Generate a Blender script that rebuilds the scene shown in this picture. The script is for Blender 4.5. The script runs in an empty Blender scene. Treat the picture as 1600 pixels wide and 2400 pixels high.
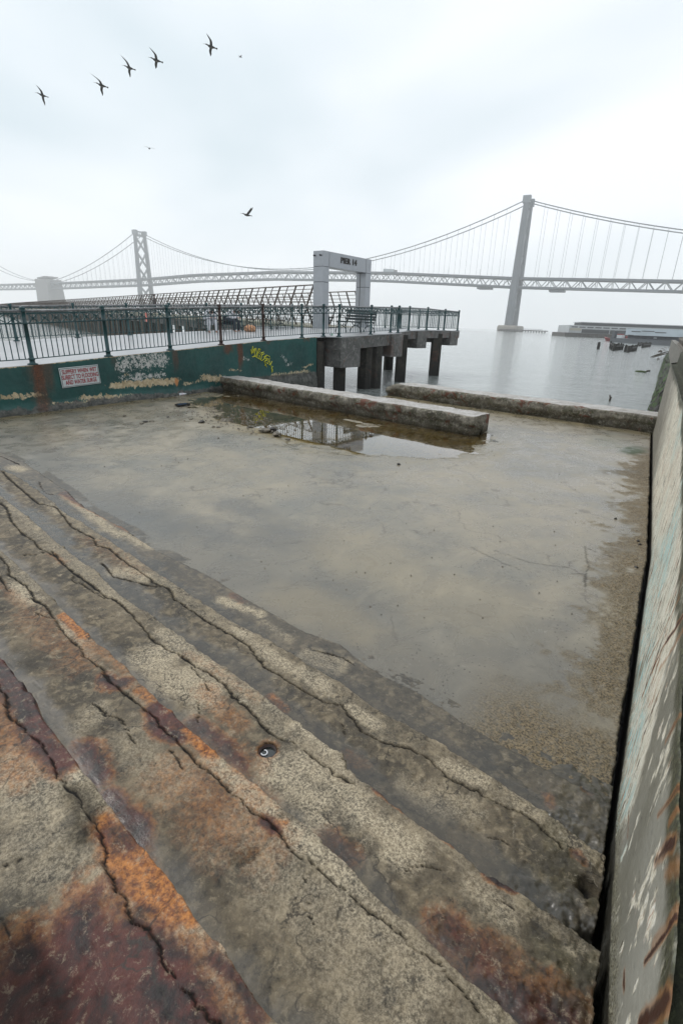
import bpy, bmesh, math, random
import numpy as np
from mathutils import Vector, Matrix
random.seed(7); np.random.seed(7)
R_ = math.radians
S = bpy.context.scene
COL = S.collection

# ------------------------------------------------------------------ camera
CAMP = np.array([0., 0., 2.0])
F, PX, PY = 1139.9, 831.0, 1200.0
_nd = np.array([714.-PX, -(4135.-PY), -F]); _up = -_nd/np.linalg.norm(_nd)
_y = np.array([1825.1-PX, -(796.92-PY), -F]); _y = _y - _up*(_y@_up); _y /= np.linalg.norm(_y)
_x = np.cross(_y, _up)
ROT = np.array([_x, _y, _up])            # camera axes -> world axes
cam = bpy.data.cameras.new('camera'); co = bpy.data.objects.new('camera', cam); COL.objects.link(co)
M = Matrix([list(r)+[0] for r in ROT.tolist()]+[[0, 0, 0, 1]]); M.translation = Vector(CAMP)
co.matrix_world = M
cam.sensor_fit = 'HORIZONTAL'; cam.sensor_width = 24.0; cam.lens = F/1600*24
cam.shift_x = (800-PX)/1600; cam.shift_y = 0
cam.clip_start = 0.05; cam.clip_end = 12000
S.camera = co
def ray(px, py):
    v = np.array([px-PX, -(py-PY), -F]); v = ROT@v; return v/np.linalg.norm(v)
def onz(px, py, z=0.):
    r = ray(px, py); return CAMP+r*((z-CAMP[2])/r[2])
def zat(px, py, x, y):                    # height of the photographed point above ground position x, y
    r = ray(px, py); return CAMP[2]+r[2]*math.hypot(x, y)/math.hypot(r[0], r[1])
def atd(px, py, d):                       # point at horizontal distance d
    r = ray(px, py); return CAMP+r*(d/math.hypot(r[0], r[1]))

# ------------------------------------------------------------------ world, sun, exposure
W = bpy.data.worlds.new('World'); S.world = W; W.use_nodes = True
nt = W.node_tree; nt.nodes.clear()
out = nt.nodes.new('ShaderNodeOutputWorld'); bg = nt.nodes.new('ShaderNodeBackground')
sky = nt.nodes.new('ShaderNodeTexSky'); sky.sky_type = 'NISHITA'; sky.sun_disc = False
SUN_EL, SUN_ROT = R_(48), R_(-95)
sky.sun_elevation = SUN_EL; sky.sun_rotation = SUN_ROT
tc = nt.nodes.new('ShaderNodeTexCoord')
mp = nt.nodes.new('ShaderNodeMapping'); mp.inputs['Scale'].default_value = (1.2, 1.2, 2.4)
nz = nt.nodes.new('ShaderNodeTexNoise'); nz.inputs['Scale'].default_value = 1.1; nz.inputs['Detail'].default_value = 3.5
nz.inputs['Roughness'].default_value = .45; nz.inputs['Distortion'].default_value = .35
cr = nt.nodes.new('ShaderNodeValToRGB')
cr.color_ramp.elements[0].position = .34; cr.color_ramp.elements[0].color = (6.5, 7.5, 8.0, 1)
cr.color_ramp.elements[1].position = .60; cr.color_ramp.elements[1].color = (9.9, 10.2, 10.6, 1)
mx = nt.nodes.new('ShaderNodeMixRGB'); mx.inputs[0].default_value = .93
nt.links.new(tc.outputs['Generated'], mp.inputs[0]); nt.links.new(mp.outputs[0], nz.inputs['Vector'])
nt.links.new(nz.outputs[0], cr.inputs[0]); nt.links.new(sky.outputs[0], mx.inputs[1]); nt.links.new(cr.outputs[0], mx.inputs[2])
nt.links.new(mx.outputs[0], bg.inputs[0]); nt.links.new(bg.outputs[0], out.inputs[0])
bg.inputs[1].default_value = .1
sl = bpy.data.lights.new('sun', 'SUN'); sl.energy = 1.25; sl.angle = R_(22); sl.color = (1, .97, .92)
so = bpy.data.objects.new('sun', sl); COL.objects.link(so)
sd = Vector((math.sin(SUN_ROT)*math.cos(SUN_EL), math.cos(SUN_ROT)*math.cos(SUN_EL), math.sin(SUN_EL)))
so.rotation_euler = sd.to_track_quat('Z', 'Y').to_euler(); so.location = (20, 0, 40)
S.view_settings.view_transform = 'Standard'; S.view_settings.look = 'None'
S.view_settings.exposure = 0.2; S.view_settings.gamma = 1
S.cycles.use_denoising = True; S.cycles.max_bounces = 6; S.cycles.transparent_max_bounces = 12
S.cycles.volume_bounces = 4; S.cycles.caustics_reflective = False; S.cycles.caustics_refractive = False

# ------------------------------------------------------------------ noise in numpy
def _hash(i, j, s):
    n = (i.astype(np.int64)*374761393+j.astype(np.int64)*668265263+s*1442695041) & 0xffffffff
    n = ((n ^ (n >> 13))*1274126177) & 0xffffffff
    return ((n ^ (n >> 16)) & 0xffff)/65535.0
def vnoise(x, y, s=0):
    i = np.floor(x); j = np.floor(y); u = x-i; v = y-j
    u = u*u*(3-2*u); v = v*v*(3-2*v)
    a = _hash(i, j, s); b = _hash(i+1, j, s); c = _hash(i, j+1, s); d = _hash(i+1, j+1, s)
    return (a*(1-u)+b*u)*(1-v)+(c*(1-u)+d*u)*v
def fbm(x, y, o=4, s=0, g=.5):
    t = 0; a = 1; n = 0
    for k in range(o):
        t = t+a*vnoise(x*2**k+17*k, y*2**k+31*k, s+k); n += a; a *= g
    return t/n
def sst(a, b, x):
    t = np.clip((x-a)/(b-a), 0, 1); return t*t*(3-2*t)
def dpoly(X, Y, P):                       # distance from points to a polyline
    d = np.full(X.shape, 1e9)
    for (ax, ay), (bx, by) in zip(P[:-1], P[1:]):
        vx, vy = bx-ax, by-ay; L = vx*vx+vy*vy+1e-12
        t = np.clip(((X-ax)*vx+(Y-ay)*vy)/L, 0, 1)
        d = np.minimum(d, np.hypot(X-ax-t*vx, Y-ay-t*vy))
    return d

# ------------------------------------------------------------------ objects
def tag(o, label=None, cat=None, group=None, kind=None):
    if label: o['label'] = label
    if cat: o['category'] = cat
    if group: o['group'] = group
    if kind: o['kind'] = kind
    return o
def empty(name, loc=(0, 0, 0), rz=0):
    o = bpy.data.objects.new(name, None); COL.objects.link(o); o.location = loc; o.rotation_euler = (0, 0, rz)
    o.empty_display_size = .1
    return o
def addmesh(name, me, mats, parent=None, smooth=False):
    for m in (mats if isinstance(mats, (list, tuple)) else [mats]): me.materials.append(m)
    if smooth: me.polygons.foreach_set('use_smooth', [True]*len(me.polygons))
    o = bpy.data.objects.new(name, me); COL.objects.link(o)
    if parent: o.parent = parent
    return o
def copy_tree(o, parent=None):
    c = o.copy(); COL.objects.link(c); c.parent = parent
    if parent is None and 'label' in c: del c['label']
    for ch in [q for q in o.children]: copy_tree(ch, c)
    return c
class MB:
    def __init__(s): s.v = []; s.f = []; s.mi = []; s.cur = 0
    def add(s, vs, fs):
        b = len(s.v); s.v += [tuple(map(float, v)) for v in vs]; s.f += [tuple(i+b for i in f) for f in fs]; s.mi += [s.cur]*len(fs)
    def box(s, a, b):
        (x0, y0, z0), (x1, y1, z1) = a, b
        s.add([(x0, y0, z0), (x1, y0, z0), (x1, y1, z0), (x0, y1, z0), (x0, y0, z1), (x1, y0, z1), (x1, y1, z1), (x0, y1, z1)],
              [(0, 3, 2, 1), (4, 5, 6, 7), (0, 1, 5, 4), (1, 2, 6, 5), (2, 3, 7, 6), (3, 0, 4, 7)])
    def bar(s, p, q, w, h=None, up=(0, 0, 1)):
        h = h or w; p = Vector(p); q = Vector(q); d = (q-p)
        if d.length < 1e-6: return
        d.normalize(); u = Vector(up)
        if abs(d.dot(u)) > .97: u = Vector((0, 1, 0))
        r = d.cross(u).normalized(); u = r.cross(d).normalized()
        vs = [c+r*(i*w/2)+u*(j*h/2) for c in (p, q) for i, j in ((-1, -1), (1, -1), (1, 1), (-1, 1))]
        s.add(vs, [(0, 1, 2, 3)[::-1], (4, 5, 6, 7), (0, 1, 5, 4), (1, 2, 6, 5), (2, 3, 7, 6), (3, 0, 4, 7)])
    def tube(s, pts, r, n=8, cap=True):
        pts = [Vector(p) for p in pts]; rs = r if isinstance(r, (list, tuple)) else [r]*len(pts)
        vs = []; fs = []
        for k, p in enumerate(pts):
            d = (pts[min(k+1, len(pts)-1)]-pts[max(k-1, 0)]).normalized()
            u = Vector((0, 0, 1)) if abs(d.z) < .9 else Vector((1, 0, 0))
            a = d.cross(u).normalized(); b = a.cross(d)
            for i in range(n):
                t = 2*math.pi*i/n; vs.append(p+(a*math.cos(t)+b*math.sin(t))*rs[k])
            if k:
                o = (k-1)*n
                for i in range(n): fs.append((o+i, o+(i+1) % n, o+n+(i+1) % n, o+n+i))
        if cap: fs.append(tuple(range(n))); fs.append(tuple(len(vs)-n+i for i in range(n))[::-1])
        s.add(vs, fs)
    def lathe(s, c, prof, n=16):
        c = Vector(c); vs = []; fs = []
        for k, (r, z) in enumerate(prof):
            for i in range(n):
                t = 2*math.pi*i/n; vs.append(c+Vector((r*math.cos(t), r*math.sin(t), z)))
            if k:
                o = (k-1)*n
                for i in range(n): fs.append((o+i, o+(i+1) % n, o+n+(i+1) % n, o+n+i))
        fs.append(tuple(range(n))[::-1]); fs.append(tuple(len(vs)-n+i for i in range(n)))
        s.add(vs, fs)
    def prism(s, poly, z0, z1):
        n = len(poly)
        s.add([(x, y, z0) for x, y in poly]+[(x, y, z1) for x, y in poly],
              [tuple(range(n))[::-1], tuple(range(n, 2*n))]+[(i, (i+1) % n, n+(i+1) % n, n+i) for i in range(n)])
    def build(s, name, mats, parent=None, smooth=False, bevel=0, recalc=True):
        me = bpy.data.meshes.new(name); me.from_pydata(s.v, [], s.f)
        if recalc:
            bm = bmesh.new(); bm.from_mesh(me); bmesh.ops.recalc_face_normals(bm, faces=bm.faces); bm.to_mesh(me); bm.free()
        if isinstance(mats, (list, tuple)): me.polygons.foreach_set('material_index', s.mi)
        o = addmesh(name, me, mats, parent, smooth)
        if bevel:
            b = o.modifiers.new('bevel', 'BEVEL'); b.width = bevel; b.segments = 2; b.limit_method = 'ANGLE'
        return o
def gridmesh(name, P, mats, attrs=None, parent=None, keep=None, smooth=True):
    ny, nx = P.shape[:2]
    me = bpy.data.meshes.new(name)
    idx = np.arange(nx*ny).reshape(ny, nx)
    q = np.stack([idx[:-1, :-1], idx[:-1, 1:], idx[1:, 1:], idx[1:, :-1]], -1).reshape(-1, 4)
    if keep is not None: q = q[keep[:-1, :-1].reshape(-1)]
    me.vertices.add(nx*ny); me.vertices.foreach_set('co', P.reshape(-1).astype(np.float32))
    me.loops.add(q.size); me.loops.foreach_set('vertex_index', q.reshape(-1).astype(np.int32))
    me.polygons.add(len(q)); me.polygons.foreach_set('loop_start', (np.arange(len(q))*4).astype(np.int32))
    try: me.polygons.foreach_set('loop_total', np.full(len(q), 4, np.int32))
    except Exception: pass
    me.update(calc_edges=True); me.validate()
    for k, a in (attrs or {}).items():
        at = me.attributes.new(k, 'FLOAT', 'POINT'); at.data.foreach_set('value', np.clip(a, 0, 4).reshape(-1).astype(np.float32))
    return addmesh(name, me, mats, parent, smooth)

# ------------------------------------------------------------------ material helper
class MT:
    def __init__(s, name):
        s.m = bpy.data.materials.new(name); s.m.use_nodes = True; s.t = s.m.node_tree
        s.p = s.t.nodes['Principled BSDF']; s.c = s.t.nodes.new('ShaderNodeTexCoord')
        s.co = s.c.outputs['Object']
    def l(s, a, b): s.t.links.new(a, b)
    def setv(s, sock, v):
        if isinstance(v, bpy.types.NodeSocket): s.l(v, sock)
        elif isinstance(v, tuple): sock.default_value = v if len(v) == 4 or sock.type == 'VECTOR' else v+(1,)
        else: sock.default_value = v
    def map(s, scale=(1, 1, 1), rot=(0, 0, 0), vec=None):
        n = s.t.nodes.new('ShaderNodeMapping'); n.inputs['Scale'].default_value = scale; n.inputs['Rotation'].default_value = rot
        s.l(vec or s.co, n.inputs[0]); return n.outputs[0]
    def noise(s, scale, detail=4, rough=.55, dist=0, vec=None):
        n = s.t.nodes.new('ShaderNodeTexNoise'); s.l(vec or s.co, n.inputs['Vector'])
        n.inputs['Scale'].default_value = scale; n.inputs['Detail'].default_value = detail
        n.inputs['Roughness'].default_value = rough; n.inputs['Distortion'].default_value = dist; return n.outputs[0]
    def vor(s, scale, feature='F1', vec=None, out=0):
        n = s.t.nodes.new('ShaderNodeTexVoronoi'); n.feature = feature; s.l(vec or s.co, n.inputs['Vector'])
        n.inputs['Scale'].default_value = scale; return n.outputs[out]
    def step(s, v, a, b, x=0., y=1.):
        n = s.t.nodes.new('ShaderNodeMapRange'); n.interpolation_type = 'SMOOTHSTEP'
        s.setv(n.inputs[0], v)
        for i, q in enumerate((a, b, x, y)): n.inputs[1+i].default_value = q
        return n.outputs[0]
    def math(s, op, a, b=0., clamp=False):
        n = s.t.nodes.new('ShaderNodeMath'); n.operation = op; n.use_clamp = clamp; s.setv(n.inputs[0], a); s.setv(n.inputs[1], b); return n.outputs[0]
    def mix(s, f, a, b, mode='MIX'):
        n = s.t.nodes.new('ShaderNodeMixRGB'); n.blend_type = mode
        s.setv(n.inputs[0], f); s.setv(n.inputs[1], a); s.setv(n.inputs[2], b); return n.outputs[0]
    def attr(s, name):
        n = s.t.nodes.new('ShaderNodeAttribute'); n.attribute_name = name; return n.outputs['Fac']
    def bump(s, h, strength=.5, dist=.01, nrm=None):
        n = s.t.nodes.new('ShaderNodeBump'); n.inputs['Strength'].default_value = strength; n.inputs['Distance'].default_value = dist
        s.l(h, n.inputs['Height'])
        if nrm: s.l(nrm, n.inputs['Normal'])
        return n.outputs[0]
    def done(s, color, rough=.7, nrm=None, metal=0., spec=.5):
        s.setv(s.p.inputs['Base Color'], color); s.setv(s.p.inputs['Roughness'], rough); s.setv(s.p.inputs['Metallic'], metal)
        s.p.inputs['Specular IOR Level'].default_value = spec
        if nrm: s.l(nrm, s.p.inputs['Normal'])
        return s.m
def plain(name, c, rough=.6, var=.25, scale=6, metal=0, bump=.15, c2=None):
    g = MT(name); n = g.noise(scale, 5, .6)
    d = c2 or tuple(k*(1-var) for k in c); e = tuple(min(1, k*(1+var*.6)) for k in c)
    f = g.step(n, .35, .65)
    return g.done(g.mix(f, d, e), g.step(n, .3, .7, rough*.8, min(1, rough*1.15)), g.bump(g.noise(scale*8, 3), bump, .005) if bump else None, metal)
# --- foreground concrete
def concrete_steps():
    g = MT('weathered_step_concrete')
    big = g.noise(2.2, 5, .6, .4); mid = g.noise(14, 6, .65, .5); fine = g.noise(120, 4, .7); flk = g.noise(170, 5, .8)
    strk = g.noise(95, 9, .88, .2)
    base = g.mix(g.step(big, .35, .68), (.045, .037, .025), (.118, .092, .058))
    base = g.mix(g.step(mid, .48, .64, 0, .7), base, (.22, .175, .11)); base = g.mix(g.step(mid, .44, .32, 0, .75), base, (.030, .027, .022))
    light = g.attr('light')
    lm = g.math('MULTIPLY', g.step(strk, .44, .58, .08, 1.), g.math('ADD', light, .05), True)
    base = g.mix(lm, base, (.52, .44, .31))
    sp = g.math('MULTIPLY', g.step(flk, .60, .70), g.step(g.math('ADD', light, g.noise(5, 3)), .45, 1.0, .12, .55))
    base = g.mix(sp, base, (.66, .57, .42))
    sd = g.math('MULTIPLY', g.step(fine, .38, .28), .6)
    base = g.mix(sd, base, (.02, .018, .015))
    ro = g.attr('rusto'); rm = g.attr('rustm')
    rn = g.noise(26, 5, .7, .8)
    base = g.mix(g.step(g.math('ADD', ro, g.math('MULTIPLY', g.math('SUBTRACT', rn, .5), .9)), .05, 1.05, 0, .9), base, g.mix(g.step(g.noise(60, 4, .7), .35, .65), (.14, .034, .008), (.50, .19, .04)))
    base = g.mix(g.step(g.math('ADD', rm, g.math('MULTIPLY', g.math('SUBTRACT', rn, .5), .8)), .12, .95), base, g.mix(g.step(mid, .35, .65), (.007, .003, .003), (.075, .014, .008)))
    base = g.mix(g.math('MULTIPLY', g.attr('moss'), g.step(mid, .35, .6, .3, 1), True), base, (.035, .034, .012))
    gr = g.noise(28, 9, .85, .3); base = g.mix(g.step(gr, .47, .36, 0, .75), base, (.018, .015, .011)); base = g.mix(g.math('MULTIPLY', g.step(gr, .54, .62), .45), base, (.40, .33, .225))
    nn = g.t.nodes.new('ShaderNodeTexNoise'); nn.inputs['Scale'].default_value = 7; nn.inputs['Detail'].default_value = 7; g.l(g.co, nn.inputs['Vector'])
    sc = g.t.nodes.new('ShaderNodeVectorMath'); sc.operation = 'SCALE'; sc.inputs[3].default_value = .30; g.l(nn.outputs['Color'], sc.inputs[0])
    cv = g.t.nodes.new('ShaderNodeVectorMath'); cv.operation = 'ADD'; g.l(g.co, cv.inputs[0]); g.l(sc.outputs[0], cv.inputs[1])
    ck = g.vor(3.6, 'DISTANCE_TO_EDGE', cv.outputs[0]); hair = g.math('MULTIPLY', g.step(ck, .020, .004), g.step(g.noise(3.1, 4), .46, .58))
    base = g.mix(g.math('MULTIPLY', hair, .8), base, (.020, .015, .010))
    vein = g.math('MULTIPLY', g.step(g.vor(9, 'DISTANCE_TO_EDGE', cv.outputs[0]), .022, .002), g.step(g.noise(4.3, 6, .8), .54, .66)); vein = g.math('MULTIPLY', vein, g.step(g.math('ADD', ro, rm), .25, .02)); base = g.mix(g.math('MULTIPLY', vein, .38), base, (.52, .47, .37))
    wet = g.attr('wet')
    base = g.mix(g.math('MULTIPLY', wet, .62), base, (.048, .046, .040))  # wet film, coloured darker to stand in for contact shade below the nosings
    base = g.mix(g.attr('crack'), base, (.006, .005, .004))
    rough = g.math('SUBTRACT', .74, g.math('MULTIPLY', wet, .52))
    rough = g.math('ADD', g.math('SUBTRACT', rough, g.math('MULTIPLY', rm, .25), True), g.attr('crack'), True)
    h = g.math('ADD', g.math('MULTIPLY', fine, .6), g.math('MULTIPLY', flk, .25))
    b = g.t.nodes.new('ShaderNodeBump'); b.inputs['Distance'].default_value = .006
    g.l(h, b.inputs['Height']); g.l(g.step(wet, 0, 1, .8, .10), b.inputs['Strength'])
    return g.done(base, rough, b.outputs[0])
def concrete_slab():
    g = MT('wet_slab_concrete')
    big = g.noise(.55, 5, .6, .5); mid = g.noise(3.2, 7, .68, .7, g.map((1, .8, 1))); fine = g.noise(85, 4, .7); flk = g.noise(38, 6, .75, .6)
    base = g.mix(g.step(big, .32, .66), (.145, .138, .115), (.245, .21, .15))
    base = g.mix(g.step(mid, .46, .72, 0, .4), base, (.40, .36, .285))
    base = g.mix(g.step(mid, .47, .30, 0, .45), base, (.13, .118, .095))
    base = g.mix(g.step(flk, .58, .70, 0, .5), base, (.48, .44, .36)); base = g.mix(g.step(g.noise(24, 7, .8), .40, .30, 0, .65), base, (.07, .06, .05))
    wv = g.math('MULTIPLY', g.noise(6, 4), .12)
    cv = g.t.nodes.new('ShaderNodeVectorMath'); cv.operation = 'ADD'; g.l(g.co, cv.inputs[0])
    nn = g.t.nodes.new('ShaderNodeTexNoise'); nn.inputs['Scale'].default_value = 2.5; nn.inputs['Detail'].default_value = 6; g.l(g.co, nn.inputs['Vector'])
    sc = g.t.nodes.new('ShaderNodeVectorMath'); sc.operation = 'SCALE'; sc.inputs[3].default_value = .8; g.l(nn.outputs['Color'], sc.inputs[0]); g.l(sc.outputs[0], cv.inputs[1])
    ck = g.vor(.75, 'DISTANCE_TO_EDGE', cv.outputs[0])
    ckm = g.math('MULTIPLY', g.step(ck, .016, .002), g.step(g.noise(1.3, 3), .42, .60))
    ck2 = g.vor(4.5, 'DISTANCE_TO_EDGE', cv.outputs[0])
    ckm2 = g.math('MULTIPLY', g.step(ck2, .035, .004), g.step(g.noise(2.1, 3), .52, .62))
    base = g.mix(g.math('MULTIPLY', ckm, .55), base, (.05, .035, .02))
    base = g.mix(g.math('MULTIPLY', ckm2, .35), base, (.06, .05, .04))
    dots = g.vor(2.2, 'F1'); base = g.mix(g.step(dots, .022, .012, 0, .85), base, (.01, .01, .01))
    base = g.mix(g.step(fine, .33, .25, 0, .6), base, (.03, .028, .022))
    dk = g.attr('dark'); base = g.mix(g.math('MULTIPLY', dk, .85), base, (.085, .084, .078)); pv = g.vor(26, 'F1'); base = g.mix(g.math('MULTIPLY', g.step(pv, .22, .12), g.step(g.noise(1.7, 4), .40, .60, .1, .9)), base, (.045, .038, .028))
    mud = g.attr('mud'); base = g.mix(g.math('MULTIPLY', mud, .85), base, g.mix(g.step(mid, .3, .7), (.085, .065, .02), (.21, .16, .065)))
    tan = g.attr('tan'); base = g.mix(g.math('MULTIPLY', tan, .38), base, (.29, .235, .145))
    bn = g.attr('barn'); brn = g.noise(30, 8, .8)
    base = g.mix(g.math('MULTIPLY', bn, g.step(brn, .3, .55), True), base, g.mix(g.step(g.noise(80, 7, .8), .40, .60), (.035, .026, .015), (.25, .19, .11)))
    base = g.mix(g.attr('green'), base, (.045, .075, .035))
    base = g.mix(g.attr('crack'), base, (.008, .007, .005))
    dry = g.math('MAXIMUM', g.math('MAXIMUM', bn, g.attr('dry')), g.attr('crack'))
    rough = g.step(g.math('ADD', mid, g.math('MULTIPLY', dry, .6)), .3, 1.05, .20, .75)
    h = g.math('ADD', g.math('MULTIPLY', fine, .5), g.math('MULTIPLY', g.noise(30, 5, .7), .8))
    b = g.t.nodes.new('ShaderNodeBump'); b.inputs['Distance'].default_value = .006
    g.l(h, b.inputs['Height']); g.l(g.step(dry, 0, 1, .22, 1.), b.inputs['Strength'])
    return g.done(base, rough, b.outputs[0])
def old_concrete(name, c1, c2, blot=(.03, .025, .018), zdark=None, rust=.25, scale=1.0, moss=0.):
    g = MT(name); big = g.noise(1.6*scale, 6, .65, .6); mid = g.noise(9*scale, 7, .7, .8); fine = g.noise(60*scale, 5, .7)
    base = g.mix(g.step(big, .35, .65), c1, c2)
    base = g.mix(g.step(mid, .50, .66, 0, .7), base, tuple(min(.6, k*1.9) for k in c2))
    base = g.mix(g.step(mid, .43, .33, 0, .8), base, blot)
    if rust: base = g.mix(g.math('MULTIPLY', g.step(g.noise(1.5*scale, 5, .65, 1.), .56, .62), rust), base, (.13, .045, .025))
    if moss: base = g.mix(g.step(g.noise(3.5*scale, 5, .7), .5, .66, 0, moss), base, (.055, .06, .015))
    if zdark:
        sx = g.t.nodes.new('ShaderNodeSeparateXYZ'); g.l(g.co, sx.inputs[0])
        z = g.math('ADD', sx.outputs[2], g.math('MULTIPLY', g.math('SUBTRACT', mid, .5), .5))
        base = g.mix(g.step(z, zdark[1], zdark[0], 0, .9), base, zdark[2])
    h = g.math('ADD', mid, g.math('MULTIPLY', fine, .4))
    return g.done(base, .75, g.bump(h, .7, .02))
M_steps = concrete_steps(); M_slab = concrete_slab()
M_green = plain('green_rail_paint', (.004, .045, .050), .40, .3, 9, 0, .1)
M_rustpaint = plain('rusted_rail_paint', (.035, .014, .010), .6, .4, 12, 0, .3)
M_rustbar = plain('rusty_bar', (.12, .06, .03), .7, .5, 14, 0, .2)
M_railtop = plain('worn_top_rail', (.20, .205, .21), .40, .4, 9, .2, .1)
M_deck = plain('pale_walkway_concrete', (.37, .375, .385), .35, .15, 1.2, 0, .1)
M_beam = old_concrete('grey_beam_concrete', (.075, .075, .07), (.135, .13, .125), (.035, .048, .045), None, .35, .8)
M_pile = old_concrete('tidal_pile_concrete', (.012, .012, .010), (.036, .032, .025), (.015, .014, .012), (-.45, .35, (.010, .010, .009)), .3, 1.2)
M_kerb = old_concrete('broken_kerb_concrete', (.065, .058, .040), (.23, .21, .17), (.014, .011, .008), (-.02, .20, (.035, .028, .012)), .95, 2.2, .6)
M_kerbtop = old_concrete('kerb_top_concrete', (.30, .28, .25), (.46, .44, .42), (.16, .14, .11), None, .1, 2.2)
M_steel = plain('brushed_gate_panels', (.36, .375, .40), .36, .06, 3, .35, 0)
M_steeldark = plain('gate_joint', (.03, .03, .03), .6, .1, 3, 0, 0)
M_letters = plain('dark_bronze_letters', (.05, .045, .04), .5, .2, 10, .5, 0)
M_brownsteel = plain('brown_pier_railing', (.075, .055, .042), .55, .3, 3, .2, 0)
M_bridge = plain('silver_grey_bridge_paint', (.11, .125, .14), .6, .12, .02, 0, 0)
M_bridgeb = plain('pale_bridge_steel', (.17, .19, .205), .6, .12, .02, 0, 0)
M_pierconc = plain('bridge_pier_concrete', (.26, .23, .19), .8, .2, .12, 0, 0)
M_anch = plain('anchorage_concrete', (.17, .165, .155), .8, .15, .05, 0, 0)
M_fender = plain('dark_fender_timber', (.06, .055, .05), .8, .3, .5, 0, 0)
M_wood = old_concrete('old_timber', (.10, .085, .07), (.19, .17, .145), (.025, .02, .015), None, 0, 2)
M_blackwood = old_concrete('tarred_timber', (.03, .026, .02), (.075, .062, .045), (.010, .009, .008), None, .2, 2)
M_pilewood = old_concrete('soaked_black_piling', (.010, .010, .009), (.026, .024, .020), (.006, .005, .004), None, 0, 2)
M_mosswood = old_concrete('mossy_timber', (.02, .03, .012), (.05, .08, .02), (.01, .01, .008), None, 0, 3)
M_black = plain('black_iron', (.012, .013, .014), .45, .2, 9, 0, .1)
M_rock = old_concrete('rubble_concrete', (.09, .08, .065), (.19, .17, .13), (.03, .025, .02), None, .3, 5)
M_darkrock = plain('dark_pebble', (.03, .026, .022), .6, .4, 20)
M_white = plain('white_fabric', (.62, .62, .66), .8, .08, 8)
M_skin = plain('skin', (.42, .22, .15), .55, .08, 10, 0, 0)
M_hair = plain('dark_hair', (.02, .015, .012), .6, .2, 20)
M_denim = plain('dark_trousers', (.03, .035, .05), .8, .2, 10)
M_coat = plain('dark_coat', (.05, .05, .06), .8, .2, 10)
M_pink = plain('coral_plastic', (.62, .16, .12), .6, .1, 8)
M_paper = plain('brown_paper', (.50, .26, .14), .75, .2, 8)
M_signw = plain('sign_white', (.50, .55, .56), .4, .06, 14)
M_red = plain('sign_red_paint', (.30, .014, .022), .5, .1, 14, 0, 0)
M_yel = plain('yellow_spray_paint', (.75, .72, .04), .5, .08, 14, 0, 0)
M_bird = plain('brown_feathers', (.045, .04, .036), .8, .3, 6, 0, 0)
M_belly = plain('pale_feathers', (.22, .20, .17), .8, .2, 6, 0, 0)
M_bill = plain('bill_horn', (.20, .18, .15), .6, .1, 6, 0, 0)

# ------------------------------------------------------------------ water
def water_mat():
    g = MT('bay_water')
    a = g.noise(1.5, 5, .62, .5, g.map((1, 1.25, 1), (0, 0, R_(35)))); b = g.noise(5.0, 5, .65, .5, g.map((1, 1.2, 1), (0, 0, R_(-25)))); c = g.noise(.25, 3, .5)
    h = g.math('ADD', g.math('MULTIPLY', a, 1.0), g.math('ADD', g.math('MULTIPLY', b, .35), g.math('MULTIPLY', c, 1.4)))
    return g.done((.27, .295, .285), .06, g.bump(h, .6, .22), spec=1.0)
N = 2950
me = bpy.data.meshes.new('water')
me.from_pydata([(-N, -N, -.6), (N, -N, -.6), (N, N, -.6), (-N, N, -.6)], [], [(0, 1, 2, 3)])
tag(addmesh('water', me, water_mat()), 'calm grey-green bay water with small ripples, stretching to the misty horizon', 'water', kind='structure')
me = bpy.data.meshes.new('seabed')
me.from_pydata([(-N, -N, -4), (N, -N, -4), (N, N, -4), (-N, N, -4)], [], [(0, 1, 2, 3)])

# ------------------------------------------------------------------ plan lines
WALLR = [(.215, .2), (.12, .94), (.05, 1.44), (-.04, 2.2), (-.25, 3.86), (-.42, 5.2), (-1.65, 12.63), (-1.42, 13.5), (-1.42-.146*59, 72.5)]
def wallr_x(y): return np.interp(y, [p[1] for p in WALLR], [p[0] for p in WALLR])
WALLG = [(-11.3, -3.0), (-11.45, 2.0), (-11.52, 3.04), (-11.69, 4.1), (-12.0, 5.8), (-12.1, 7.2), (-12.55, 9.2), (-12.8, 11.1), (-12.95, 13.6)]
DZ = [(-3., .72), (3.9, .957), (5.6, 1.056), (7.3, 1.16), (9.3, 1.262), (11.05, 1.363), (13.2, 1.465), (14.2, 1.515), (16.6, 1.6), (18.7, 1.674), (21.3, 1.765), (23.3, 1.81), (32, 1.83)]
def deckz(y): return np.interp(y, [p[0] for p in DZ], [p[1] for p in DZ])
def wallg_x(y): return np.interp(y, [p[1] for p in WALLG], [p[0] for p in WALLG])

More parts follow.
